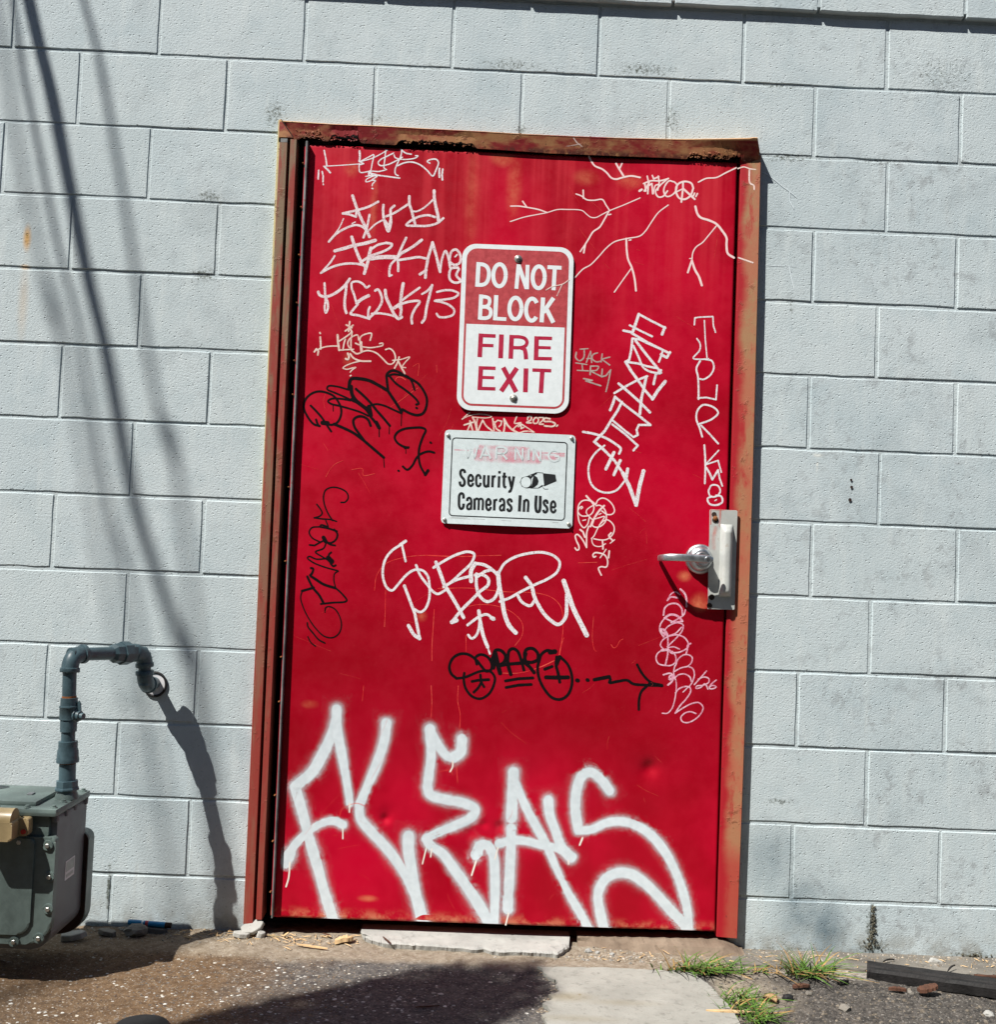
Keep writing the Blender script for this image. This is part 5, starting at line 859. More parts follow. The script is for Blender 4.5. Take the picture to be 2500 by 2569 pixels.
ribbon_obj('paint_smear', [(.010, False, [(2.0010, 1.179), (2.0005, 1.160), (2.0, 1.135)]), (.016, False, [(1.990, 1.130), (1.985, 1.10), (1.987, 1.075)]), (.006, False, [(1.975, 1.178), (1.976, 1.14)]), (.004, False, [(1.976, 1.1785), (2.03, 1.1785)])], 'guard', 'redsmear', guard)
lever = thing('lever_handle', (1.952, -.02, 1.0437), 'chrome lever handle with a key cylinder pointing left', 'door handle')
cx, cz = 1.9525, 1.0440; by = DY
prof = [(0, .0405), (.006, .0408), (.010, .0395), (.0125, .0365), (.0130, .0330), (.0165, .0325), (.020, .0300), (.024, .0265), (.0255, .0235), (.026, .0200), (.040, .0190), (.052, .0180)]
rose = link('rose', lathe_along((cx, by, cz), (0, -1, 0), prof, 48), M['steel'], lever)
# lever arm: rounded slab tapering left, its tip returning to the door
def arm():
    bm = bmesh.new(); rings = []
    path = [(.022, -.070, .0), (.014, -.071, .0), (.0, -.0725, 0), (-.02, -.0735, .001), (-.045, -.0745, .0015), (-.070, -.074, .0015), (-.092, -.071, .001), (-.104, -.064, 0), (-.110, -.052, -.001), (-.1125, -.030, -.0015), (-.1125, -.004, -.002)]
    hs = [.0055, .0100, .0112, .0108, .0102, .0098, .0095, .0092, .0090, .0088, .0075]; ts = [.003, .0065, .0075, .006, .005, .0045, .0042, .0042, .0042, .0040, .003]
    for i, (px_, py_, pz_) in enumerate(path):
        a = Vector(path[max(0, i-1)]); b = Vector(path[min(len(path)-1, i+1)]); d = (b - a).normalized(); n_ = Vector((d.y, -d.x, 0)).normalized()
        h, t = hs[i], ts[i]; ring = []
        for k in range(12):
            th = 2 * math.pi * k / 12; cc, ss = math.cos(th), math.sin(th); e = .62
            ring.append(bm.verts.new(Vector((cx + px_, by + py_ + .0, cz + pz_)) + n_ * t * math.copysign(abs(cc) ** e, cc) + Vector((0, 0, 1)) * h * math.copysign(abs(ss) ** e, ss)))
        rings.append(ring)
    for a, b in zip(rings, rings[1:]):
        for k in range(12): bm.faces.new((a[k], a[(k+1)%12], b[(k+1)%12], b[k]))
    bm.faces.new(list(reversed(rings[0]))); bm.faces.new(rings[-1]); bmesh.ops.recalc_face_normals(bm, faces=bm.faces)
    return link('lever_arm', sharp(done(bm, smooth=True), 50), M['steel'], lever)
arm()
cyl = link('key_cylinder', lathe_along((cx + .006, by - .074, cz - .001), (0, -1, 0), [(0, .0088), (.0075, .0085), (.0085, .0075), (.0080, .0058), (.0088, .0055), (.0089, .0003)], 24), M['steel'], lever)
link('key_slot', boxmesh(cx + .0052, cx + .0066, by - .0834, by - .0826, cz - .0045, cz + .0025), M['hole'], cyl)
# ------------------------------------------------------------------ gas pipe
gp = thing('gas_pipe', (.4967, 0, .65), 'grey painted gas pipe looping from the wall down to the meter', 'pipe')
PR = .0163
H0 = Vector((.4955, 0.02, .6500)); E0 = Vector((.4955, -.088, .6560)); E1 = Vector((.4905, -.090, .7400)); E2 = Vector((.3722, -.295, .7480)); BOTP = Vector((.3840, -.297, .405))
def seg(name, a, b, r=PR, mat='pipe', n=20, par=gp): return link(name, tubemesh([a, b], r, n), M[mat], par)
def elbow(a, c, b, r=.034, par=gp):
    a, c, b = Vector(a), Vector(c), Vector(b); P = arc_pts(a, c, b, r, 9)
    e = link('elbow', tubemesh(P, [.0205] * len(P), 20), M['pipe'], par)
    for q, d in ((P[0], (P[0]-P[1]).normalized()), (P[-1], (P[-1]-P[-2]).normalized())):
        link('collar', lathe_along(q - d * .004, d, [(0, .0205), (.001, .0232), (.0095, .0236), (.0115, .0222), (.0118, .017)], 22), M['pipe'], e)
    return P
seg('pipe_length', H0, E0 + Vector((0, .03, 0))); elbow(H0, E0, E1, .030); elbow(E0, E1, E2, .030); elbow(E1, E2, BOTP, .036)
seg('pipe_length', E1, E2); seg('pipe_length', E0, E1); seg('pipe_length', E2 + Vector((0, 0, -.02)), BOTP)
dv = (E2 - E1).normalized(); U0 = E1 + dv * .075
link('union', lathe_along(U0 - dv * .024, dv, [(-.02, .019), (-.019, .0225), (.004, .024), (.0045, .0300), (.030, .0300), (.0305, .026), (.052, .0245), (.060, .017)], 8, False), M['pipe'], gp)
def onr(z): t = (E2.z - z) / (E2.z - BOTP.z); return E2.lerp(BOTP, t)
dn = (BOTP - E2).normalized()
link('rust_ring', lathe_along(onr(.6475), dn, [(0, .0169), (.005, .0170), (.0052, .016)], 20), M['rust'], gp)
vb = link('valve_body', lathe_along(onr(.6435), dn, [(0, .0165), (.0005, .0205), (.019, .0210), (.0195, .0235), (.0225, .0238), (.024, .0225), (.052, .0225), (.054, .019), (.0545, .0203), (.081, .0200), (.0815, .0165)], 10, True), M['pipe'], gp)
vh = onr(.6020) + Vector((.020, .0, 0))
vl = link('valve_head', lathe_along(vh - Vector((.006, 0, 0)), (1, -.35, -.05), [(0, .0175), (.008, .0170), (.010, .0125), (.017, .0120), (.018, .0085), (.026, .0080), (.0265, .002)], 16), M['pipe'], gp)
link('valve_wing', done(prism([(vh.x + .002, vh.z - .002), (vh.x + .012, vh.z), (vh.x + .0085, vh.z + .030), (vh.x + .004, vh.z + .036), (vh.x - .001, vh.z + .030)], vh.y - .006, vh.y - .001, .001)), M['pipe'], vl)
link('check_fitting', lathe_along(onr(.5395), dn, [(0, .0165), (.0005, .0225), (.010, .0225), (.016, .0222), (.024, .0248), (.036, .0250), (.041, .0262), (.0465, .0265), (.0510, .0262), (.0525, .019), (.053, .0165)], 24), M['pipe'], gp)
link('rust_ring', lathe_along(onr(.4868), dn, [(0, .0180), (.004, .0180), (.0042, .016)], 20), M['rust'], gp)
link('pipe_length', tubemesh([onr(.485), onr(.44)], .0195, 20), M['pipe'], gp)
link('swivel_nut', lathe_along(onr(.4455), dn, [(0, .020), (.0005, .0262), (.016, .0262), (.0165, .0285), (.0195, .0295), (.0225, .0290), (.0235, .022)], 8, False), M['pipe'], gp)
sx_, sz_ = 0.4932 + .004, 0.6496 - .001
link('wall_sleeve', tubemesh([(sx_ + .0300 * math.cos(t), -.004, sz_ + .0315 * math.sin(t)) for t in [2 * math.pi * k / 36 for k in range(37)]], .0034, 8), M['rubber'], gp)
link('caulk', lathe_along((sx_, -.0035, sz_), (0, -1, 0), [(0, .0285), (.0006, .0280), (.0012, .0175), (.0013, .002)], 28), M['label'], gp)
# ------------------------------------------------------------------ gas meter
gm_ = thing('gas_meter', (.27, -.30, .0), 'grey green gas meter with a cream index box standing by the wall', 'gas meter')
MX0, MX1 = .125, .4040
def mprism(x0, x1, z0, z1, r, y0, y1, bev=.004, rb=None):
    P = []; rb = rb or r
    for cx_, cz_, rr, a0 in ((x1-r, z1-r, r, 0), (x0+r, z1-r, r, 90), (x0+rb, z0+rb, rb, 180), (x1-rb, z0+rb, rb, 270)):
        for k in range(8): t = R(a0 + 90*k/7); P.append((cx_ + rr*math.cos(t), cz_ + rr*math.sin(t)))
    return done(prism(P, y0, y1, bev))
link('meter_body', mprism(MX0 + .006, MX1 - .004, .075, .385, .012, -.392, -.20, .002, .045), M['meterdark'], gm_)
fc = link('front_cover', mprism(MX0, MX1 + .002, .0925, .3370, .012, -.412, -.390, .005, .055), M['meter'], gm_)
link('front_panel', mprism(MX0 + .03, MX1 - .045, .115, .334, .010, -.4175, -.411, .005, .03), M['meter'], gm_)
link('neck_panel', mprism(MX0 + .012, MX1 - .020, .333, .386, .006, -.402, -.391, .003), M['meter'], gm_)
link('back_cover', mprism(MX0, MX1 + .008, .048, .302, .022, -.205, -.165, .006, .06), M['meter'], gm_)
link('gasket', mprism(MX0 + .002, MX1 + .0065, .050, .300, .020, -.2068, -.2045, .0005, .058), M['hole'], gm_)
bm = bmesh.new(); box(bm, MX0 - .004, MX1 + .002, -.418, -.190, .3840, .4030, bev=.0085); tc = link('top_cover', sharp(done(bm, smooth=True), 50), M['meter'], gm_)
bm = bmesh.new(); box(bm, MX0 + .02, MX1 - .055, -.395, -.22, .4000, .4140, bev=.0068); link('top_crown', sharp(done(bm, smooth=True), 50), M['meter'], gm_)
for x, z in ((.3885, .3190), (.3965, .2480), (.3975, .1750), (.3800, .1080), (.3240, .0985), (.2500, .0985), (.2, .0985), (.3230, .3250), (.25, .325)):
    b_ = link('bolt_boss', lathe_along((x, -.4115, z), (0, -1, 0), [(0, .0125), (.004, .0120), (.0050, .0105), (.0022, .0090), (.0021, .0002)], 16), M['meter'], gm_)
    link('bolt_head', lathe_along((x, -.4137, z), (0, -1, 0), [(0, .0058), (.0050, .0056), (.0060, .0044), (.0061, .0002)], 6, False), M['zinc'], b_)
for x, y in ((.398, -.40), (.398, -.34), (.396, -.28), (.399, -.21), (.34, -.408), (.27, -.41)):
    link('cover_screw', lathe_along((x - .006, y, .4015), (0, 0, 1), [(0, .0085), (.003, .0082), (.0035, .0055), (.007, .0052), (.0074, .0002)], 8), M['meter'], gm_)
    link('screw_lug', lathe_along((x, y, .3860), (0, 0, -1), [(0, .0078), (.014, .0070), (.016, .0040), (.0162, .0002)], 8), M['meterdark'], gm_)
link('spud', lathe_along(onr(.424), dn, [(0, .0225), (.006, .0230), (.012, .026), (.022, .028)], 24), M['meter'], gm_)
link('cap_lug', boxmesh(.300, .314, -.33, -.31, .4095, .4175, bev=.002), M['meterdark'], gm_)
# index box
ix = link('index_box', mprism(.235, .3300, .3405, .3840, .008, -.478, -.418, .004), M['amber'], gm_)
bm = bmesh.new(); tube(bm, [(.245, -.450, .3835), (.324, -.450, .3835)], .0265, 20); link('index_window', sharp(done(bm, smooth=True), 50), M['amber'], ix)
link('index_flange', mprism(.325, .3520, .345, .3850, .008, -.440, -.416, .003), M['amber'], ix)
link('seal', lathe_along((.3415, -.441, .3555), (0, -1, 0), [(0, .006), (.003, .0055), (.0034, .0003)], 12), M['reddot'], ix)
# sticker on the shaded side: pale frame, printed rows
yl0, yl1, zl0, zl1 = -.325, -.265, .2140, .2590; xs_ = MX1 - .0033
stk = link('sticker', boxmesh(xs_ - .001, xs_, yl0, yl1, zl0, zl1), M['label'], gm_)
link('sticker_print', boxmesh(xs_, xs_ + .0003, yl0 + .004, yl1 - .004, zl0 + .019, zl1 - .003), M['palegrey'], stk)
for k in range(7):
    y_ = yl0 + .006 + k * .0070; link('print_mark', boxmesh(xs_, xs_ + .0003, y_, y_ + .0042, zl0 + .005, zl0 + .013), M['palegrey'], stk)
# outlet on the left side of the meter
link('outlet_nut', lathe_along((.172, -.295, .402), (0, 0, 1), [(0, .028), (.02, .028), (.0205, .024), (.04, .022), (.041, .017)], 8, False), M['pipe'], gm_)
op = arc_pts((.172, -.295, .44), (.172, -.295, .50), (.0, -.295, .50), .035, 8)
link('outlet_pipe', tubemesh([(.172, -.295, .43)] + op + [(.02, -.295, .50)] + arc_pts((.02, -.295, .5), (-.02, -.295, .5), (-.02, -.295, 0), .035, 8) + [(-.02, -.295, -.02)], .0165, 16), M['pipe'], gm_)

# ------------------------------------------------------------------ small things on the ground
def rock(bm, c, s, seed, flat=.6, sub=2, el=(1, 1)):
    before = set(bm.verts)
    bmesh.ops.create_icosphere(bm, subdivisions=sub, radius=1.0)
    for v in [v for v in bm.verts if v not in before]:
        n_ = v.co.normalized(); k = 1 + .38 * noise.noise(n_ * 1.3 + Vector((seed, 0, 0))) + .14 * noise.noise(n_ * 4 + Vector((0, seed, 0)))
        v.co = Vector((n_.x * el[0] * k * s, n_.y * el[1] * k * s, n_.z * flat * k * s)) + Vector(c)
def single_rock(name, c, s, label, mat, cat='stone', flat=.6, el=(1, 1), group=None):
    bm = bmesh.new(); rock(bm, c, s, rnd.uniform(0, 50), flat, 2, el)
    o = link(name, done(bm), M[mat], None, c); tag(o, label, cat, group); return o
def at(x, y, dz=0): return (x, y, gh(x, y) + dz)
single_rock('concrete_chunk', at(.500, -.058, .014), .026, 'grey broken concrete chunk lying under the blue marker', 'foot', 'rubble', .62, (1.25, .8))
def slabrock(name, c, size, rot, label, mat, seed, cat='rubble', group=None):
    bm = bmesh.new(); P = []; r9 = random.Random(seed)
    for k in range(7): t = 2*math.pi*k/7; P.append((size[0]*math.cos(t)*r9.uniform(.7, 1.1), size[1]*math.sin(t)*r9.uniform(.7, 1.1)))
    top = [bm.verts.new((x, y, size[2] + r9.uniform(-.1, .1)*size[2])) for x, y in P]; bot = [bm.verts.new((x*1.08, y*1.08, -size[2])) for x, y in P]
    bm.faces.new(top); bm.faces.new(list(reversed(bot)))
    for i in range(7): bm.faces.new((top[(i+1)%7], top[i], bot[i], bot[(i+1)%7]))
    bmesh.ops.bevel(bm, geom=list(bm.edges), offset=min(size)*.22, segments=1, affect='EDGES'); bmesh.ops.recalc_face_normals(bm, faces=bm.faces)
    me = done(bm); me.transform(Matrix.Rotation(rot[2], 4, 'Z') @ Matrix.Rotation(rot[1], 4, 'Y') @ Matrix.Rotation(rot[0], 4, 'X'))
    o = bpy.data.objects.new(name, me); me.materials.append(M[mat]); o.location = c; col.objects.link(o); tag(o, label, cat, group); return o
slabrock('concrete_chunk', (.800, -.030, .026), (.034, .022, .0065), (.75, -.35, .2), 'pale flat concrete shard leaning at the foot of the left jamb', 'chunk', 4)
slabrock('concrete_chunk', (.772, -.045, .010), (.024, .014, .006), (.15, .1, .1), 'pale concrete shard lying flat beside the left jamb', 'chunk', 9)
slabrock('concrete_chunk', (.822, -.042, .010), (.013, .011, .008), (.2, .2, .6), 'smallest of the pale shards by the left jamb', 'chunk', 12)
slabrock('concrete_chunk', (.352, -.105, .012), (.030, .018, .008), (.2, -.1, .3), 'pale crumbling chunk right of the foot of the gas meter', 'chunk', 15)
slabrock('concrete_chunk', (.425, -.06, .008), (.030, .013, .006), (.1, .1, -.1), 'dark chunk in the shade between meter and marker', 'foot', 18)
slabrock('concrete_chunk', at(2.6094, -.045, .006), (.021, .011, .007), (.2, .3, .2), 'white chip on the footing above the black plank', 'chunk', 21)
slabrock('concrete_chunk', at(2.5541, -0.0824, .004), (.010, .008, .005), (.2, .3, .2), 'small grey stone just above the black plank', 'foot', 24)
# broken doorstep slab
def doorstep():
    T0 = [(1.0812, -0.0208, 0), (1.1804, -0.0035, 0), (1.3933, 0.0202, 0), (1.5010, 0.0256, 0), (1.6394, 0.0023, 0)]; B0 = [(1.0939, -0.0340, 0), (1.1446, -0.0714, 0), (1.2490, -0.0785, 0), (1.3426, -0.0865, 0), (1.4460, -0.1052, 0), (1.5288, -0.0967, 0), (1.6005, -0.1068, 0), (1.6338, -0.0500, 0)]
    bm = bmesh.new(); N = 160; rows = []
    for i in range(N + 1):
        t = i / N
        def ip(P):
            f = t * (len(P) - 1); a = int(min(f, len(P) - 2)); f -= a
            return Vector(P[a]).lerp(Vector(P[a+1]), f)
        a, b = ip(T0), ip(B0); j = .006 * noise.noise(Vector((t * 26, 0, 0))) + .005 * noise.noise(Vector((t * 70, 5, 0)))
        notch = .012 * math.exp(-((t - .52) / .018) ** 2) + (.01 * max(0, t - .9) / .1) * abs(noise.noise(Vector((t * 60, 2, 0)))) * 2
        za, zb_ = .019, .0095
        bk = (a.x, .05, za); c_ = (a.x, a.y, za)
        m_ = a.lerp(b, .5)
        rows.append([bm.verts.new(v) for v in (bk, c_, (m_.x, m_.y, .0165 + .0012 * noise.noise(Vector((t * 20, 1, 0)))), (b.x, b.y + .006 + abs(j) + notch, zb_ + .003), (b.x, b.y + j + notch + .0012 * noise.noise(Vector((t * 120, 8, 0))), zb_ - .001), (b.x, b.y + .004 + notch, -.01))])
    for p, q in zip(rows, rows[1:]):
        for k in range(5): bm.faces.new((p[k], p[k+1], q[k+1], q[k]))
    bm.faces.new(rows[0]); bm.faces.new(list(reversed(rows[-1]))); bmesh.ops.recalc_face_normals(bm, faces=bm.faces)
    o = link('doorstep', done(bm), M['step'], None, (1.37, -.03, 0)); tag(o, 'broken white painted concrete doorstep under the red door', 'doorstep')
doorstep()
def sill():
    bm = bmesh.new(); N = 60; rows = []
    for i in range(N + 1):
        x = 1.66 + (2.10 - 1.66) * i / N; e = min(1, (2.10 - x) / .05); h = (.010 + .008 * (x - 1.66) / .4) * e + .003 * noise.noise(Vector((x * 40, 0, 0))); y0 = -.030 - .045 * (x - 1.66) / .44 + .006 * noise.noise(Vector((x * 25, 3, 0)))
        rows.append([bm.verts.new(v) for v in ((x, .05, h + .012), (x, -.012, h + .012 + .003 * noise.noise(Vector((x * 60, 1, 0)))), (x, y0 + .018, h + .004), (x, y0, -.004))])
    for p, q in zip(rows, rows[1:]):
        for k in range(3): bm.faces.new((p[k], p[k+1], q[k+1], q[k]))
    bm.faces.new(rows[0]); bmesh.ops.recalc_face_normals(bm, faces=bm.faces)
    o = link('sill', done(bm), M['sill']); tag(o, 'crumbling brown mortar sill below the latch side of the door', kind='structure')
sill()
# loose grit: thousands of low stones, joined
def grit(name, spots, label, cols, flat=.45):
    V, F, C = [], [], []
    for x, y, s, z in spots:
        b = len(V); a0 = rnd.random() * 6.28; e = rnd.uniform(.6, 1.0); k = 5
        c = rnd.choice(cols); f = rnd.uniform(.7, 1.2)
        for i in range(k): t = a0 + 2*math.pi*i/k; r = s * rnd.uniform(.75, 1.15); V.append((x + r*math.cos(t), y + r*e*math.sin(t), z))
        for i in range(k): t = a0 + 2*math.pi*i/k; r = s * rnd.uniform(.4, .7); V.append((x + r*math.cos(t), y + r*e*math.sin(t), z + s*flat*rnd.uniform(.7, 1.1)))
        F.append(tuple(b + k + i for i in range(k)))
        for i in range(k): j = (i+1) % k; F.append((b+i, b+j, b+k+j, b+k+i))
        C += [(c[0]*f, c[1]*f, c[2]*f, 1)] * (2*k)
    me = bpy.data.meshes.new(name); me.from_pydata(V, [], F)
    at_ = me.color_attributes.new('tint', 'FLOAT_COLOR', 'POINT'); at_.data.foreach_set('color', [q for c in C for q in c])
    o = link(name, me, M['stones']); tag(o, label, kind='stuff'); return o
W_ = [(.62, .63, .60), (.5, .5, .47), (.42, .41, .38), (.55, .52, .45)]; D_ = [(.10, .095, .09), (.16, .15, .14), (.07, .068, .068), (.20, .17, .13)]; T_ = [(.40, .34, .26), (.30, .25, .18), (.48, .44, .38), (.22, .17, .12)]
sp = []
for i in range(3400):
    x = rnd.uniform(.15, 1.56); y = rnd.uniform(-.85, -.20)
    den = .30 + .7 * math.exp(-((x - 1.0) / .25) ** 2 - ((y + .36) / .12) ** 2); 
    if noise.noise(Vector((x * 6, y * 6, 3))) > .25: den *= .5
    if rnd.random() > den: continue
    s = abs(rnd.gauss(.0022, .0018)) + .0010; sp.append((x, y, s, gh(x, y) - s * .06))
grit('aggregate', sp, 'white stone aggregate set in the brown asphalt', W_, .22)
sp = []
for i in range(5200):
    x = rnd.uniform(.15, 1.1); y = rnd.uniform(-.8, -.17); s = abs(rnd.gauss(.0016, .001)) + .0006; sp.append((x, y, s, gh(x, y) - s * .1))
grit('brown_grit', sp, 'fine brown grit over the stained asphalt', [(.10, .06, .03), (.17, .105, .055), (.06, .04, .03), (.24, .17, .10)], .35)
sp = []
for i in range(6500):
    x = rnd.uniform(1.0, 1.56) if i % 4 else rnd.uniform(.6, 1.1); y = rnd.uniform(-.8, -.20)
    s = abs(rnd.gauss(.0022, .0012)) + .0008; sp.append((x, y, s, gh(x, y) - s * .15))
grit('asphalt_stones', sp, 'dark stones of the worn asphalt left of the concrete pad', D_, .3)
sp = []
for i in range(6500):
    x = rnd.uniform(1.93, 3.1); y = rnd.uniform(-.75, -.13)
    if y > -.16 and rnd.random() < .6: continue
    if x < 1.99 + (y + .18) * .02 and y < -.2: continue
    s = abs(rnd.gauss(.0020, .0016)) + .0008; sp.append((x, y, s, gh(x, y) - s * .1))
grit('gravel', sp, 'fine gravel right of the concrete pad, toned down for soft shade', [tuple(q * .7 for q in c_) for c_ in D_] * 2 + [(.22, .19, .15)], .6)  # stone tints lowered to imitate the soft shade on this side
sp = []
for i in range(2600):
    x = rnd.uniform(.2, 3.0); y = -abs(rnd.gauss(.02, .045)) - .004
    if y < -.2 or (1.07 < x < 1.66 and y > -.11): continue
    s = abs(rnd.gauss(.0014, .0014)) + .0006; sp.append((x, y, s, max(gh(x, y), .006 if x > 2.04 and y > -.12 else -1) - s * .1))
for i in range(500):
    x = rnd.gauss(1.75, .09); y = -.085 - abs(rnd.gauss(0, .02)); s = abs(rnd.gauss(.0018, .0015)) + .001; sp.append((x, y, s, gh(x, y)))
grit('rubble_dust', sp, 'pale crumbs of mortar scattered along the foot of the wall', T_ + T_ + [(.34, .33, .30), (.26, .25, .23)], .6)
# crumbs along the ragged edge of the pad
sp = []
for i in range(420):
    y = rnd.uniform(-.62, -.18); x = 1.55 + .03 * math.exp(-((y + .30) / .08) ** 2) + rnd.gauss(0, .008); s = rnd.uniform(.0015, .005); sp.append((x, y, s, gh(x, y) - .001))
grit('pad_crumbs', sp, 'crumbling stones along the broken edge of the concrete pad', T_ + T_ + [(.36, .35, .32)] + D_[:2], .6)

# individual pebbles
for x, y, s, lab, mt in (((1.6838, -0.0115)[0], -.060, .010, 'pale pebble beside the right end of the doorstep', 'step'), ((1.7071, -0.0335)[0], -.072, .006, 'tiny pebble second from the doorstep end', 'step'), ((1.7435, -0.0297)[0], -.078, .007, 'small round pebble on the dust below the latch side', 'step'),
        ((2.1369, -0.3258)[0], (2.1369, -0.3258)[1], .013, 'dark stone left of the brown bark strip', 'rubber'), ((2.2581, -0.3744)[0], (2.2581, -0.3744)[1], .014, 'dark round stone in the middle of the gravel', 'foot'), ((2.1973, -0.2931)[0], (2.1973, -0.2931)[1], .009, 'grey pebble below the brown bark strip', 'foot'),
        ((2.4580, -0.2587)[0], (2.4580, -0.2587)[1], .010, 'pale pebble left of the brown chip', 'foot'), ((2.6004, -0.3719)[0], (2.6004, -0.3719)[1], .012, 'pale pebble near the lower right corner', 'step'), ((2.4039, -0.0716)[0], (2.4039, -0.0716)[1], .006, 'tiny white pebble on the footing left of the plank', 'step')):
    single_rock('pebble', (x, y, gh(x, y) + s * .35), s, lab, mt, 'pebble', .65)

def splinter(name, a, b, w, h, label, mat='wood', cat='wood chip', bend=.0, seed=1, taper=.2):
    a, b = Vector(a), Vector(b); d = (b - a); L = d.length; d.normalize(); s_ = d.cross(Vector((0, 0, 1))).normalized(); bm = bmesh.new(); N = 10; rows = []
    r9 = random.Random(seed)
    for i in range(N + 1):
        t = i / N; k = 1 - (1 - taper) * abs(2*t - 1) ** 3 if taper < 1 else 1; k *= r9.uniform(.85, 1.1); c = a + d * L * t + Vector((0, 0, bend * 4 * t * (1 - t)))
        rows.append([bm.verts.new(c + s_ * w/2 * k * u + Vector((0, 0, h * v * r9.uniform(.8, 1.1)))) for u, v in ((-1, 0), (1, 0), (.9, 1), (0, 1.15), (-.9, 1))])
    for p, q in zip(rows, rows[1:]):
        for k in range(5): bm.faces.new((p[k], p[(k+1)%5], q[(k+1)%5], q[k]))
    bm.faces.new(list(reversed(rows[0]))); bm.faces.new(rows[-1]); bmesh.ops.recalc_face_normals(bm, faces=bm.faces)
    c = (a + b) / 2; o = link(name, done(bm), M[mat], None, tuple(c)); tag(o, label, cat); return o
splinter('wood_splinter', at(*(0.9238, -0.0921), .004), at(*(1.0079, -0.1187), .004), .009, .003, 'long pale wood splinter lying left of the doorstep', seed=2)
splinter('wood_splinter', at(*(1.9200, -0.4299), .007), at(*(2.0351, -0.4287), .007), .012, .003, 'long pale splinter lying on the right edge of the concrete pad', seed=3, taper=.1)
splinter('wood_splinter', at(*(1.2533, -0.4555), .003), at(*(1.3077, -0.4392), .003), .004, .002, 'thin reddish twig on the shaded asphalt', 'brown', seed=4)
splinter('wood_splinter', at(*(0.8787, -0.0358), .006), at(*(0.8921, -0.0281), .012), .008, .002, 'short pale chip leaning near the left jamb', seed=5)
splinter('wood_splinter', at(*(0.8385, -0.0340), .004), at(*(0.8684, -0.0369), .004), .004, .002, 'orange sliver on the dirt near the left jamb', 'amber', seed=6)
splinter('wood_splinter', (.98, -.02, .012), (1.003, -.035, .012), .005, .002, 'little twig leaning at the left end of the doorstep', 'brown', seed=7)
splinter('wood_splinter', ((1.1431, 0.0183)[0], -.055, .020), ((1.1686, -0.0841)[0], -.088, .014), .004, .002, 'thin twig lying across the left part of the doorstep', 'brown', 'twig', seed=8)
splinter('bark_piece', at(*(1.0190, -0.0638), .004), at(*(1.0646, -0.0528), .006), .024, .010, 'tan piece of bark on the dirt left of the doorstep', 'wood', 'bark', .004, 9, .4)
splinter('bark_piece', at(*(2.1676, -0.2605), .004), at(*(2.2115, -0.2513), .004), .016, .006, 'brown strip of bark below the middle grass tuft', 'brown', 'bark', .003, 10, .4)
splinter('bark_piece', at(*(2.2928, -0.2123), .004), at(*(2.3253, -0.1986), .004), .010, .005, 'dark bark crumb right of the grass tuft', 'char', 'bark', .003, 12, .4)
splinter('bark_piece', at(*(2.4077, -0.2482), .004), at(*(2.4478, -0.2597), .005), .014, .007, 'dark brown bark crumb left of the brown chip', 'brown', 'bark', .002, 13, .4)
splinter('twig', at(*(2.4563, -0.0750), .008), at(*(2.4924, -0.0597), .010), .004, .003, 'short dark twig above the left end of the plank', 'char', 'twig', .004, 14)
splinter('twig', at(*(2.6042, -0.1282), .008), at(*(2.6345, -0.1028), .016), .004, .003, 'short dark twig above the middle of the plank', 'char', 'twig', .004, 15)
def debris():
    V, F = [], []; r9 = random.Random(33)
    for i in range(190):
        if i % 3: x = r9.uniform(.60, 1.08); y = -.012 - abs(r9.gauss(0, .035))
        else: x = r9.uniform(1.68, 2.9); y = -.03 - abs(r9.gauss(0, .07))
        a = r9.uniform(0, 3.14); L = abs(r9.gauss(.006, .005)) + .003; w_ = r9.uniform(.0006, .0018); z = gh(x, y) + r9.uniform(.001, .005); dz = r9.uniform(-.002, .003); z = max(z, .008 if x > 2.04 and y > -.12 else z)
        ca, sa = math.cos(a), math.sin(a); b = len(V)
        V += [(x - ca*L - sa*w_, y - sa*L + ca*w_, z), (x - ca*L + sa*w_, y - sa*L - ca*w_, z), (x + ca*L + sa*w_*.6, y + sa*L - ca*w_*.6, z + dz), (x + ca*L - sa*w_*.6, y + sa*L + ca*w_*.6, z + dz), (x, y, z + w_ * 1.3 + dz / 2)]
        F += [(b, b+1, b+4), (b+1, b+2, b+4), (b+2, b+3, b+4), (b+3, b, b+4), (b+3, b+2, b+1, b)]
    me = bpy.data.meshes.new('litter'); me.from_pydata(V, [], F); o = link('litter', me, M['wood']); tag(o, 'tiny straw and wood bits strewn along the foot of the wall', kind='stuff')
debris()
# dry leaf
def leaf(c, rot, label, L=.05, W=.017):
    bm = bmesh.new(); N = 8; rows = []
    for i in range(N + 1):
        t = i / N; w_ = W * math.sin(math.pi * min(1, t * .9 + .08)) ** .8
        rows.append([bm.verts.new(((t - .5) * L, u * w_, .004 * abs(u) + .006 * math.sin(t * 3) + .001)) for u in (-1, -.5, 0, .5, 1)])
    for p, q in zip(rows, rows[1:]):
        for k in range(4): bm.faces.new((p[k], q[k], q[k+1], p[k+1]))
    bmesh.ops.solidify(bm, geom=list(bm.faces), thickness=.0006)
    me = done(bm, smooth=True); me.transform(Matrix.Rotation(rot, 4, 'Z')); me.materials.append(M['wood']); o = bpy.data.objects.new('dry_leaf', me); o.location = c; col.objects.link(o); tag(o, label, 'leaf')
leaf(at(*(2.0909, -0.3373), .005), -1.15, 'pale dry leaf lying right of the lower grass tuft')
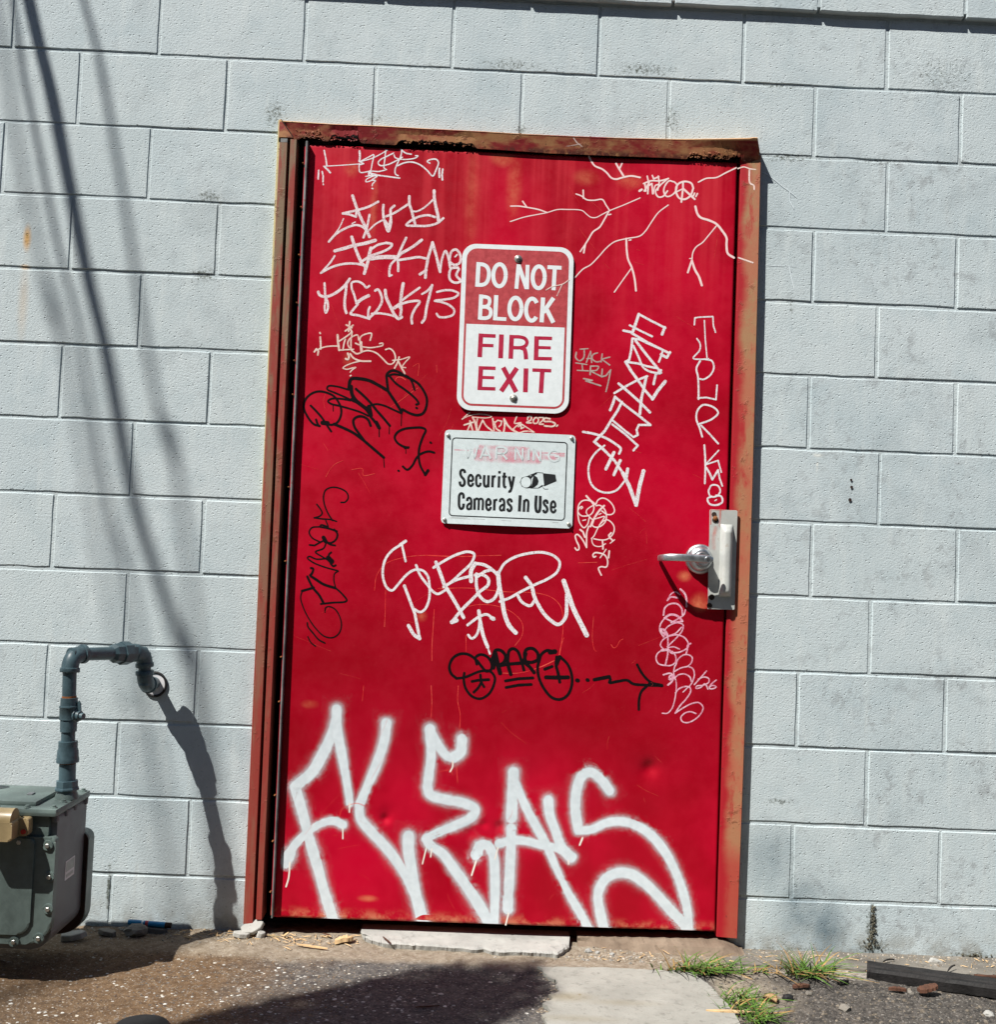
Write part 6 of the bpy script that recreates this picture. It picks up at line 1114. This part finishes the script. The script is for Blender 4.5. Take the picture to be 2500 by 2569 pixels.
# black plank and the chip on it
def plank():
    a = Vector(at(2.3928 + .0, -0.1488 + .012, .0)); b = Vector((2.735, -.262, .002)); d = (b - a); L = d.length; d.normalize(); s_ = Vector((-d.y, d.x, 0)); bm = bmesh.new(); N = 40; rows = []
    for i in range(N + 1):
        t = i / N; c = a + d * L * t
        def nz(k): return .0016 * noise.noise(Vector((t * 9, k * 3.1, 0)))
        j = .006 * noise.noise(Vector((t * 3, 7, 0))) if 0 < i < N else .004
        rows.append([bm.verts.new(c + s_ * (u + nz(k)) + Vector((0, 0, v + nz(k + 9)))) for k, (u, v) in enumerate(((-.036 - j, -.002), (-.038 - j, .020), (-.033, .027), (-.018, .0260), (-.015, .030), (-.002, .030), (.001, .0275), (.018, .029), (.031, .025), (.035, .0)))])
    for p, q in zip(rows, rows[1:]):
        for k in range(9): bm.faces.new((p[k], p[k+1], q[k+1], q[k]))
    bm.faces.new(rows[0]); bm.faces.new(list(reversed(rows[-1]))); bmesh.ops.recalc_face_normals(bm, faces=bm.faces)
    c = (a + b) / 2; o = link('old_plank', done(bm), M['char'], None, tuple(c)); tag(o, 'weathered black wooden plank lying along the foot of the wall', 'plank')
plank()
splinter('bark_piece', (2.475, -.268, .006), (2.520, -.262, .016), .030, .008, 'reddish brown chip leaning on the front of the black plank', 'brown', 'bark', .0, 16, .6)
splinter('old_stick', (2.66, -.160, .006), (2.95, -.185, .008), .013, .009, 'thin brown stick lying behind the right end of the plank', 'brown', 'stick', .0, 17, .7)
# blue marker pen lying on a flat stone
mk = thing('marker_pen', (.523, -.022, .020), 'blue marker pen lying at the foot of the block wall', 'marker pen')
a, b = Vector((.466, -.022, .0235)), Vector((.580, -.022, .0185)); dd = (b - a).normalized()
link('cap', tubemesh([a, a + dd * .004, a + dd * .030], [.0062, .0075, .0078], 14), M['marker'], mk)
link('barrel', tubemesh([a + dd * .030, a + dd * .098], .0072, 14), M['marker'], mk)
link('printed_band', tubemesh([a + dd * .046, a + dd * .054], .00735, 14), M['signred'], mk)
link('pale_band', tubemesh([a + dd * .036, a + dd * .041], .00735, 14), M['signwhite'], mk)
link('end_plug', tubemesh([a + dd * .098, b], [.0072, .0070], 14), M['hole'], mk)
slabrock('flat_stone', (.530, -.024, .006), (.058, .013, .007), (.0, .04, .0), 'thin grey stone sliver under the blue marker', 'foot', 31, 'stone')
# grass
def tuft(c, n, L, spread, label, lean=(0, 0), browns=.2, seed=1):
    r9 = random.Random(seed); V, F, C = [], [], []
    for i in range(n):
        a = r9.uniform(0, 6.28); bx = c[0] + r9.gauss(0, spread[0]); by_ = c[1] + r9.gauss(0, spread[1]); l = L * r9.uniform(.35, 1.15); w_ = r9.uniform(.0012, .0030)
        el = r9.uniform(.25, 1.2); dx, dy = math.cos(a) + lean[0], math.sin(a) + lean[1]; q = math.hypot(dx, dy) + 1e-6; dx /= q; dy /= q
        g = r9.uniform(.6, 1.3); cc = (.075*g, .155*g, .022*g, 1) if r9.random() > browns else (.30*g, .19*g, .07*g, 1)
        b = len(V); S_ = 6
        for k in range(S_ + 1):
            t = k / S_; hor = l * (t * math.cos(el) + .35 * t * t); z = l * (t * math.sin(el) - .42 * t * t * math.sin(el)); ww = w_ * (1 - t) ** .7
            for s_ in (-1, 1): V.append((bx + dx * hor - dy * ww * s_, by_ + dy * hor + dx * ww * s_, c[2] + max(.0015, z) + (.0006 if s_ > 0 else 0)))
            C += [cc] * 2
        F += [(b+2*k, b+2*k+1, b+2*k+3, b+2*k+2) for k in range(S_)]
    me = bpy.data.meshes.new('grass_tuft'); me.from_pydata(V, [], F); at_ = me.color_attributes.new('tint', 'FLOAT_COLOR', 'POINT'); at_.data.foreach_set('color', [q for c_ in C for q in c_])
    o = link('grass_tuft', me, M['grass'], None, c); tag(o, label, 'grass'); return o
tuft(at(1.965, -.172, .002), 190, .070, (.045, .010), 'wide low green grass tuft at the corner of the concrete pad', (.15, -.15), .18, 1)
tuft(at(2.115, -.155, .002), 30, .035, (.018, .007), 'small sparse brownish grass sprig between the two larger tufts', (0, 0), .55, 2)
tuft(at(2.225, -.165, .002), 130, .105, (.028, .012), 'tallest grass tuft, with spreading blades near the wall', (.1, .0), .22, 3)
tuft(at(2.015, -.365, .002), 120, .060, (.022, .030), 'bright green grass tuft beside the long pale splinter', (.1, -.1), .1, 4)
tuft(at(2.035, -.455, .002), 90, .060, (.022, .02), 'darker grass tuft at the bottom edge of the photo', (.1, -.1), .15, 5)
# cap at the bottom left edge
link_o = link('rubber_cap', lathe_along((.690, -.640, -.002), (0, 0, 1), [(0, .060), (.012, .060), (.018, .054), (.019, .001)], 28), M['rubber'], None, (.69, -.64, 0)); tag(link_o, 'round black rubber cap on the asphalt at the bottom edge', 'cap')

# ------------------------------------------------------------------ out of frame: what throws the soft shadows
def cable(name, pts, r, label):
    P = catmull3(pts); o = link(name, tubemesh(P, r, 10), M['cable'], None, tuple(pts[0])); tag(o, label, 'cable', 'service cables above the wall')
def catmull3(P, n=10):
    P = [Vector(p) for p in P]; Q = [2*P[0]-P[1]] + P + [2*P[-1]-P[-2]]; out = []
    for a, b, c, d in zip(Q, Q[1:], Q[2:], Q[3:]):
        for i in range(n):
            t = i / n; out.append(.5 * ((2*b) + (c-a)*t + (2*a-5*b+4*c-d)*t*t + (3*b-a-3*c+d)*t**3))
    return out + [P[-1]]
POLE = Vector((-7.0, -7.0, 0))
for label, r, sh in (('thick black service cable nearest the wall', .0165, [((0.0474, 2.5160), 0.80), ((0.0874, 2.3752), 0.85), ((0.1282, 2.2394), 0.90), ((0.1905, 1.9918), 1.10), ((0.2559, 1.7404), 1.35), ((0.3202, 1.5236), 1.60), ((0.4087, 1.1560), 2.00), ((0.4748, 0.9696), 2.30), ((0.5569, 0.7612), 2.60), ((0.6467, 0.4585), 3.10)]), ('thin black service cable right of the thick one', .0078, [((0.1987, 2.5176), 1.40), ((0.2385, 2.3958), 1.45), ((0.2705, 2.2751), 1.50), ((0.3460, 1.9378), 1.75), ((0.3974, 1.6971), 1.95), ((0.4304, 1.5284), 2.10), ((0.4958, 1.2801), 2.40), ((0.5551, 1.0581), 2.70)]), ('thin black service cable left of the thick one', .0070, [((0.0242, 2.4081), 1.20), ((0.0475, 2.2916), 1.25), ((0.0868, 2.1449), 1.30), ((0.1671, 1.8325), 1.50), ((0.2301, 1.6425), 1.70), ((0.2587, 1.5210), 1.85), ((0.3133, 1.2616), 2.20), ((0.3893, 0.9801), 2.60), ((0.4481, 0.7708), 2.90)]), ('slack black cable far left of the others', .0070, [((-0.0188, 2.3949), 2.00), ((0.0043, 2.2840), 2.10), ((0.0502, 2.0631), 2.30), ((0.1207, 1.7896), 2.50), ((0.1755, 1.5940), 2.70), ((0.2407, 1.4000), 2.90)])):
    pts = []
    for (x, z), d in sh: pts.append((x - 1.15 * d, -d, z + 2.0 * d))
    a, b = Vector(pts[0]), Vector(pts[1]); e = a + (a - b) * 1.3
    cable('service_cable', [tuple(e)] + pts + [(POLE.x, POLE.y, 12.0)], r, label)
pole = thing('utility_pole', tuple(POLE), 'tall wooden utility pole carrying the service cables', 'pole')
link('pole_shaft', tubemesh([(POLE.x, POLE.y, -.02), (POLE.x, POLE.y, 12.3)], [.17, .12], 16), M['post'], pole)
link('cross_arm', boxmesh(POLE.x - .9, POLE.x + .9, POLE.y - .06, POLE.y + .06, 11.92, 12.06), M['post'], pole)
# unseen leafy tree, added and shaped to shade the asphalt
TZ = 4.0; ax = Vector((.755, .656)); cg = Vector((1.36, -.36)) - ax * .62
tc = Vector((cg.x - 1.15 * TZ / 2, cg.y - TZ / 2, TZ))
tree = thing('shade_tree', (tc.x, tc.y, 0), 'unseen small leafy tree added to cast shade on the asphalt', 'tree')
link('shade_tree_trunk', tubemesh([(tc.x, tc.y, -.02), (tc.x + .03, tc.y, 1.5), (tc.x - .02, tc.y + .02, 2.8), (tc.x, tc.y, TZ + .1)], [.07, .06, .045, .02], 12), M['post'], tree)
for k in range(6):
    a = Vector((tc.x, tc.y, 2.9 + .18 * k)); q = (-1) ** k * (.75 - .08 * k); link('shade_tree_limb', tubemesh([a, a + Vector((ax.x * q * .5, ax.y * q * .5, .22)), a + Vector((ax.x * q, ax.y * q, .38))], [.028, .018, .007], 8), M['post'], tree)
def crown():
    V, F, C = [], [], []; r9 = random.Random(4)
    for i in range(9000):
        while True:
            u, v, w_ = r9.uniform(-1, 1), r9.uniform(-1, 1), r9.uniform(-1, 1)
            if u*u + v*v + w_*w_ < 1: break
        rag = 1 + .16 * noise.noise(Vector((u * 3, v * 3, w_ * 3 + 5)))
        p = Vector((tc.x + ax.x * u * .85 * rag - ax.y * v * .235 * rag, tc.y + ax.y * u * .85 * rag + ax.x * v * .235 * rag, TZ + w_ * .22 * rag))
        a, b = frame_of(Vector((r9.gauss(0, 1), r9.gauss(0, 1), r9.gauss(0, 1) + .6)).normalized()); s_ = r9.uniform(.012, .024); g = r9.uniform(.6, 1.3); k = len(V)
        V += [tuple(p + a * s_ * 1.6), tuple(p + b * s_ * .7), tuple(p - a * s_ * 1.6), tuple(p - b * s_ * .7)]; F.append((k, k+1, k+2, k+3)); C += [(.05*g, .09*g, .02*g, 1)] * 4
    me = bpy.data.meshes.new('crown'); me.from_pydata(V, [], F); at_ = me.color_attributes.new('tint', 'FLOAT_COLOR', 'POINT'); at_.data.foreach_set('color', [q for c_ in C for q in c_])
    link('crown', me, M['grass'], tree)
crown()

# unseen building added across the alley to block low sky light
ab = thing('sky_block_building', (1.0, -8.6, 0), 'unseen dark brick building added behind the camera to cut sky light', 'building')
bm = bmesh.new(); box(bm, -14, 16, -11.0, -8.0, -.02, 7.2); link('wall', done(bm), M['brick'], ab)  # body of the added unseen sky-blocking building
link('sky_block_parapet', boxmesh(-14.1, 16.1, -11.1, -7.9, 7.2, 7.45), M['foot'], ab)
for k in range(9):
    for z0 in (1.1, 4.3):
        x0 = -12.5 + k * 3.2; wf = link('sky_block_window', boxmesh(x0, x0 + 1.3, -8.03, -7.96, z0, z0 + 1.7), M['foot'], ab)
        link('sky_block_pane', boxmesh(x0 + .08, x0 + 1.22, -7.965, -7.94, z0 + .08, z0 + 1.62), M['rubber'], wf)
